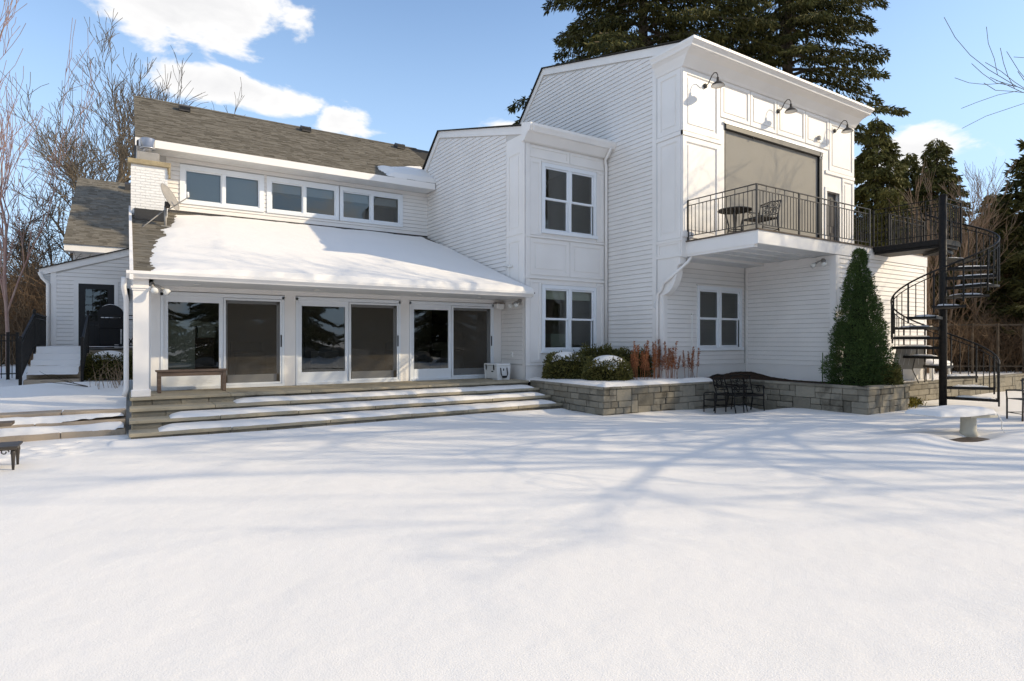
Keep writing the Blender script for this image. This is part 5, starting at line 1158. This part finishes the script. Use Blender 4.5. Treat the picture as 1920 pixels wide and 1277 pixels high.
for i in range(26):
    x, y = rnd.uniform(-.75, -.08), rnd.uniform(15.9, 16.9); h_ = rnd.uniform(.25, .75); b.tube([(x, y, .58), (x+rnd.uniform(-.1, .1), y, .58+h_*.6), (x+rnd.uniform(-.25, .25), y+rnd.uniform(-.1, .1), .58+h_)], [.006, .005, .002], 4)
b.build('stalks', M['sapling'], t)

# ---------------------------------------------------------------- trees
def spruce_proto(name, cat, h, r, zb, seed, m, whorl=.42, dens=1.0, leaf=.30, droop=.55, asp=.26, power=.85, bark='bark', gaps=.25, up=.0):
    """conifer at the origin: tapered trunk, drooping limbs, hanging sprays of needles"""
    rng = np.random.default_rng(seed); rr = random.Random(seed)
    t = thing(name, 'conifer', cat, (0, 0, 0)); tr = .016*h
    b = MB(); b.tube([(0, 0, -.3), (.02*h*.1, 0, h*.35), (0, .01*h*.1, h*.7), (0, 0, h)], [tr*1.25, tr*.8, tr*.42, .02], 10); limbs = b
    P = []; D = []; z = zb
    while z < h*.985:
        f = (z-zb)/(h-zb); R0 = r*(1-f)**power*(1.0 if f > .08 else .72+.28*f/.08)+.12
        nl = rr.randint(5, 7); a0 = rr.random()*6.28
        for k in range(nl):
            if rr.random() < gaps*.5: continue
            a = a0+k*6.283/nl+rr.uniform(-.35, .35); ln = R0*rr.uniform(.62, 1.12); zz = z+rr.uniform(-.2, .2)
            ca, sa = math.cos(a), math.sin(a); n = 7; pts = []
            for i in range(n):
                s = i/(n-1); pts.append((ca*ln*s, sa*ln*s, zz + ln*((.10+up)*s - droop*.62*s*s + (.30+up*.6)*droop*max(0, s-.62)**1.3*1.6)))
            limbs.tube(pts, [max(.012, tr*.30*(1-f))*(1-.85*i/(n-1)) for i in range(n)], 4, False)
            pa = np.array(pts); m_ = int(max(10, ln*34*dens)); s = rng.uniform(.10, 1, m_)**.8; ii = np.minimum((s*(n-1)).astype(int), n-2); fr = s*(n-1)-ii
            q = pa[ii]*(1-fr[:, None])+pa[ii+1]*fr[:, None]
            side = rng.choice([-1, 1], m_); wv = side*rng.uniform(0, 1, m_)*(.10+.30*ln*(1-s)*s*1.6+.10)
            q = q + np.stack([-sa*wv+ca*np.abs(wv)*.4, ca*wv+sa*np.abs(wv)*.4, -np.abs(wv)*.25*droop-rng.uniform(0, .22, m_)*droop], -1)
            d = np.stack([ca*.7-sa*side*.7, sa*.7+ca*side*.7, np.full(m_, -.35*droop+up)], -1); P.append(q); D.append(d)
        z += whorl*rr.uniform(.7, 1.25)*(1-.45*f)
    limbs.build('trunk', M[bark], t)
    np_mesh('crown', leaf_soup(np.concatenate(P), np.concatenate(D), leaf, rng, asp, droop*.8), 4, M[m], t)
    return t
def place(proto, label, r, d, z=0, rz=0, s=1, group=None, first=False):
    x, y = pol(r, d)
    if first:
        o = proto; o.location = (x, y, z); o.rotation_euler = (0, 0, rz); o.scale = (s, s, s) if isinstance(s, (int, float)) else s; o['label'] = label
    else: o = copy_tree(proto, (x, y, z), rz, s, label=label)
    if group: o['group'] = group
    return o
pxr = lambda px: (px-960)/1120.
S1 = spruce_proto('spruce_tree', 'tree', 27, 7.0, 11.0, 41, 'needle', .56, 4.6, .25, .78, .26, .6, gaps=.42)
S2 = spruce_proto('spruce_tree', 'tree', 27, 5.5, 11.3, 47, 'needle', .58, 4.4, .25, .80, .26, .6, gaps=.48)
S1['group'] = S2['group'] = 'tall spruces behind the house'
place(S1, 'huge dark spruce towering behind the wing roof, left of its companion', 6.6, 30.0, .3, .4, (1.05, 1.05, 1.0), first=True)
place(S2, 'huge airy spruce with bare trunk visible above the cornice', 14.1, 30.5, .3, 2.0, 1.0, first=True)
C1 = spruce_proto('cedar_tree', 'tree', 11, 2.3, .5, 53, 'needle2', .34, 5.0, .18, .95, .34, .6, gaps=.15)
gC = 'conifers behind the terrace'
place(C1, 'olive-green weeping conifer closest to the house wall on the right', pxr(1645)*26, 26, .4, .5, 1.0, gC, first=True)
place(C1, 'dark pointed conifer rising above the spiral stair', pxr(1757)*27.5, 27.5, .4, 2.2, .96, gC)
place(C1, 'shorter conifer between the two pointed ones', pxr(1702)*30, 30, .4, 4.0, .97, gC)
place(C1, 'dense conifer low behind the terrace railing', pxr(1668)*23, 23, .3, 1.0, .66, gC)
place(C1, 'low conifer right of the staircase rail', pxr(1836)*31, 31, .3, 3.0, .66, gC)
place(C1, 'small dark conifer at the back behind the bare saplings', pxr(1798)*33, 33, .3, 5.0, .70, gC)
for k_, (px, d, s_, lb) in enumerate(((1862, 30, .80, 'olive conifer left of the young spruce'), (1905, 28, .62, 'squat conifer under the young spruce boughs'), (1778, 36, .85, 'conifer seen through the upper stair railing'), (1728, 33, .78, 'conifer behind the stair pole'), (1815, 27, .45, 'low round conifer behind the lower handrail'))): place(C1, lb, pxr(px)*d, d, .3, 1.7*k_, (s_*1.25, s_*1.25, s_), gC)
C2 = spruce_proto('young_spruce', 'tree', 6.6, 2.5, .2, 59, 'needle', .30, 5.5, .17, .28, .28, .9, gaps=.1, up=.16)
place(C2, 'young spruce with upswept branches at the right picture edge', pxr(1950)*24, 24, .3, .5, 1.45, first=True)
place(C2, 'background spruce behind the young spruce at right', pxr(1895)*33, 33, .3, 2.5, 1.2)

def bare_tree(name, label, loc, h, seed, m, limbs=9, spread=.8, r0=.17, twigs=1.0, lean=(0, 0), start=.25, upw=.25, levels=3, group=None, fine=.006):
    rr = random.Random(seed); t = thing(name, label, 'tree', loc, group); A, B = MB(), MB()
    def grow(p, d, ln, r, lv):
        n = 6 if lv == 0 else (5 if lv == 1 else 3); pts = [p]; q = p; dd = d.normalized()
        for i in range(n):
            dd = (dd + Vector((rr.gauss(0, 1), rr.gauss(0, 1), rr.gauss(0, .7)))*(.07 if lv == 0 else .17) + Vector((0, 0, upw*.16))).normalized(); q = q+dd*ln/n; pts.append(q)
        rs = [max(fine, r*(1-.72*i/n)) for i in range(n+1)]
        (A if lv < 1 else B).tube(pts, rs, 8 if lv == 0 else (5 if lv == 1 else 3), False)
        if lv >= levels: return
        k = limbs if lv == 0 else int((7 if lv == 1 else 5)*twigs+rr.random())
        for j in range(k):
            s = (start+(1-start)*(j+rr.random())/k) if lv == 0 else rr.uniform(.18, 1.0)
            i = min(int(s*n), n-1); f = s*n-i; o = pts[i].lerp(pts[i+1], f); ax_ = (pts[i+1]-pts[i]).normalized()
            sd = ax_.orthogonal().normalized(); sd.rotate(Matrix.Rotation(rr.random()*6.283, 3, ax_))
            ang = spread*rr.uniform(.6, 1.15); nd = (ax_*math.cos(ang)+sd*math.sin(ang)+Vector((0, 0, upw))).normalized()
            grow(o, nd, ln*((.62-.28*s) if lv == 0 else .55)*rr.uniform(.75, 1.2), max(fine, rs[i]*.58), lv+1)
    grow(Vector(loc)-Vector((0, 0, .2)), Vector((lean[0], lean[1], 1)), h, r0, 0)
    A.build('trunk', M[m], t, True); B.build('crown', M[m], t)
    return t
def at(px, d, z=.4): x, y = pol(pxr(px)*d, d); return (x, y, z)
bare_tree('bare_tree', 'large bare tree with forked trunk left of the rear roof', at(120, 38), 12.4, 3, 'bark', 11, .72, .36, .92, (.05, 0), .30, .20, 4, fine=.016)
bare_tree('bare_tree', 'tall bare tree rising beside the chimney', at(212, 52), 18.3, 14, 'bark', 11, .6, .36, .88, (.02, .02), .42, .30, 4, fine=.02)
bare_tree('bare_tree', 'leaning bare tree reaching out to the left', at(108, 36), 7.6, 8, 'barkdark', 8, .9, .30, .95, (-.45, .1), .25, .15, 4, fine=.014)
bare_tree('bare_tree', 'small bare tree between the two larger trunks', at(165, 56), 16, 21, 'barkdark', 9, .7, .22, .95, (0, 0), .55, .3, 3, fine=.02)
bare_tree('bare_tree', 'bare tree top showing above the main roof ridge', at(318, 56), 18.2, 27, 'barkdark', 10, .6, .22, 1.0, (0, 0), .6, .35, 3, fine=.02)
bare_tree('red_twig_tree', 'multi-stemmed tree with pinkish red twigs at the left edge', at(-45, 17, .4), 9.0, 5, 'redtwig', 16, .40, .07, 1.0, (.06, .02), .06, .7, 3, fine=.007)
bare_tree('red_twig_tree', 'slender red-twigged tree just inside the left edge', at(15, 20, .4), 10.5, 15, 'redtwig', 13, .34, .06, .9, (-.02, .02), .10, .75, 3, fine=.008)
gS = 'bare saplings behind the staircase'
for px, d, h, sd, lb in ((1742, 21, 5.4, 31, 'thin bare sapling directly behind the stair pole'), (1775, 23, 5.6, 33, 'orange-barked sapling right of the stair pole'), (1826, 24, 6.0, 35, 'upright bare sapling against the sky right of the stair'), (1852, 26, 5.6, 37, 'wispy bare sapling nearest the young spruce')):
    bare_tree('bare_sapling', lb, at(px, d), h, sd, 'sapling', 9, .5, .07, .9, (rnd.uniform(-.08, .08), 0), .25, .5, 3, gS, .006)
# trees out of the picture to the right: their shadows cross the snow
bare_tree('bare_tree', 'large bare yard tree outside the picture on the right', (*pol(18.0, 11.4), 0), 11.5, 61, 'bark', 13, .85, .30, 1.1, (0, 0), .42, .06, 4)
bare_tree('bare_tree', 'second bare yard tree outside the picture on the right', (*pol(23.0, 11.4), 0), 11.5, 67, 'bark', 11, .9, .30, 1.1, (0, 0), .42, .10, 4)
bare_tree('bare_tree', 'tall far bare tree outside the picture on the right', (*pol(35, 3.4), 0), 18, 71, 'bark', 9, .6, .30, .8, (0, 0), .35, .3, 3)
# brush masses
def brush(name, label, spots, hmin, hmax, seed, m='brush', th=.013):
    rr = random.Random(seed); b = MB()
    for x, y, z in spots:
        for s in range(rr.randint(2, 4)):
            h = rr.uniform(hmin, hmax); p = Vector((x+rr.uniform(-.4, .4), y+rr.uniform(-.4, .4), z)); d = Vector((rr.gauss(0, .22), rr.gauss(0, .22), 1)); pts = [p]
            for i in range(4): d = (d+Vector((rr.gauss(0, .16), rr.gauss(0, .16), 0))).normalized(); pts.append(pts[-1]+d*h/4)
            b.tube(pts, [th, th*.85, th*.65, th*.5, th*.3], 3, False)
            for j in range(7):
                k = rr.randint(1, 3); o = pts[k].lerp(pts[k+1], rr.random()); e = o+(d+Vector((rr.gauss(0, .6), rr.gauss(0, .6), rr.gauss(.1, .3)))).normalized()*h*rr.uniform(.15, .4)
                mid = o.lerp(e, .5)+Vector((rr.gauss(0, .05), rr.gauss(0, .05), 0)); b.tube([o, mid, e], [th*.5, th*.4, th*.25], 3, False)
                for q in range(2): f = mid+Vector((rr.gauss(0, .25), rr.gauss(0, .25), rr.uniform(0, .4))); b.tube([mid, f], [th*.35, th*.2], 3, False)
    o = b.build(name, M[m]); return tag(o, label, 'brush', kind='stuff')
rr = random.Random(99)
brush('brush_thicket', 'tangled brown brush behind the iron fence', [at(rr.uniform(-60, 108), rr.uniform(25, 34)) for _ in range(230)], 2.6, 5.2, 1, 'brush', .02)
brush('brush_thicket', 'brown leafless thicket behind the terrace and stair', [at(rr.uniform(1640, 1960), rr.uniform(20, 27)) for _ in range(75)], 1.2, 3.2, 2, 'brush', .018)
brush('twig_hedge', 'low brown twig hedge along the far right boundary', [at(rr.uniform(1690, 2050), rr.uniform(22, 24)) for _ in range(260)], 1.2, 1.9, 3, 'brush', .018)
brush('brush_thicket', 'distant grey-brown woodland edge', [at(rr.uniform(-300, 140), rr.uniform(44, 60)) for _ in range(160)] + [at(rr.uniform(1600, 2300), rr.uniform(38, 52)) for _ in range(200)], 4, 8, 4, 'barkdark', .05)
rf = thing('boundary_fence', 'thin dark wire fence in front of the twig hedge', 'fence', (*pol(16.5, 20.5), .4))
for i in range(9):
    x, y = pol(15.2+i*.9, 20.9); MB().bar((x, y, .3), (x, y, 2.25), .06, .06).build('post', M['barkdark'], rf)
p, q = pol(14.6, 20.9), pol(23.5, 20.9)
for z in (2.2, .75): MB().bar((*p, z), (*q, z), .04, .05).build('rail', M['barkdark'], rf)

# ---------------------------------------------------------------- the garden behind the viewpoint (seen in the door glass)
gB = 'conifers across the garden, mirrored in the glass'
for i, (x, y, s, rz) in enumerate(((-7, -19, 1.05, 1), (0, -23, 1.2, 2), (6, -19, .95, 3), (12, -24, 1.25, 4), (18, -20, 1.0, 5), (25, -22, 1.2, .5), (32, -18, 1.0, 1.5), (39, -20, 1.15, 2.5), (-14, -22, 1.1, 3.5))):
    o = copy_tree(C1, (x, y, 0), rz, (s*1.5, s*1.5, s), label='dark conifer in the row across the garden, %s from the picket fence side' % ('first', 'second', 'third', 'fourth', 'fifth', 'sixth', 'seventh', 'eighth', 'ninth')[(1, 2, 3, 4, 5, 6, 7, 8, 0)[i]]); o['group'] = gB
def mound_z(x, y): return -.02+1.05*np.exp(-(((x-12)/7.5)**2+((y+10.5)/2.0)**2))+.15*(fbm(x*.8, y*.8, 3)-.45)*np.exp(-(((x-12)/8)**2+((y+10.5)/3)**2))
o = grid_mesh('garden_bank', np.arange(0, 25, .35), np.arange(-15, -6.5, .3), mound_z, M['snow']); tag(o, 'snowy garden bank facing the house', 'snow bank', kind='structure')
for i in range(16):
    x = rnd.uniform(3, 21); y = rnd.uniform(-10.5, -8.2); s = rnd.uniform(.3, .7); z = float(mound_z(np.array([x]), np.array([y]))[0])
    bm = bmesh.new(); bmesh.ops.create_icosphere(bm, subdivisions=2, radius=1)
    for v in bm.verts: v.co = Vector((v.co.x*s*rnd.uniform(.9, 1.2), v.co.y*s*.8*rnd.uniform(.9, 1.15), v.co.z*s*.6*rnd.uniform(.9, 1.1))) + Vector((x, y, z+s*.15))
    me = bpy.data.meshes.new('boulder'); bm.to_mesh(me); bm.free(); o = link('boulder', me, M['boulder'])
    tag(o, 'boulder on the garden bank, mirrored in the door glass', 'boulder', 'boulders on the garden bank')
fn = thing('picket_fence', 'grey wooden picket fence across the garden, mirrored in the left door', 'fence', (-1, -8.5, 0))
for i in range(46): x = -6+i*.17; MB().box(x, x+.09, -8.52, -8.5, .05, 1.75).build('picket', M['fencewood'], fn)
for z in (.4, 1.4): MB().box(-6.1, 1.9, -8.58, -8.52, z, z+.09).build('rail', M['fencewood'], fn)
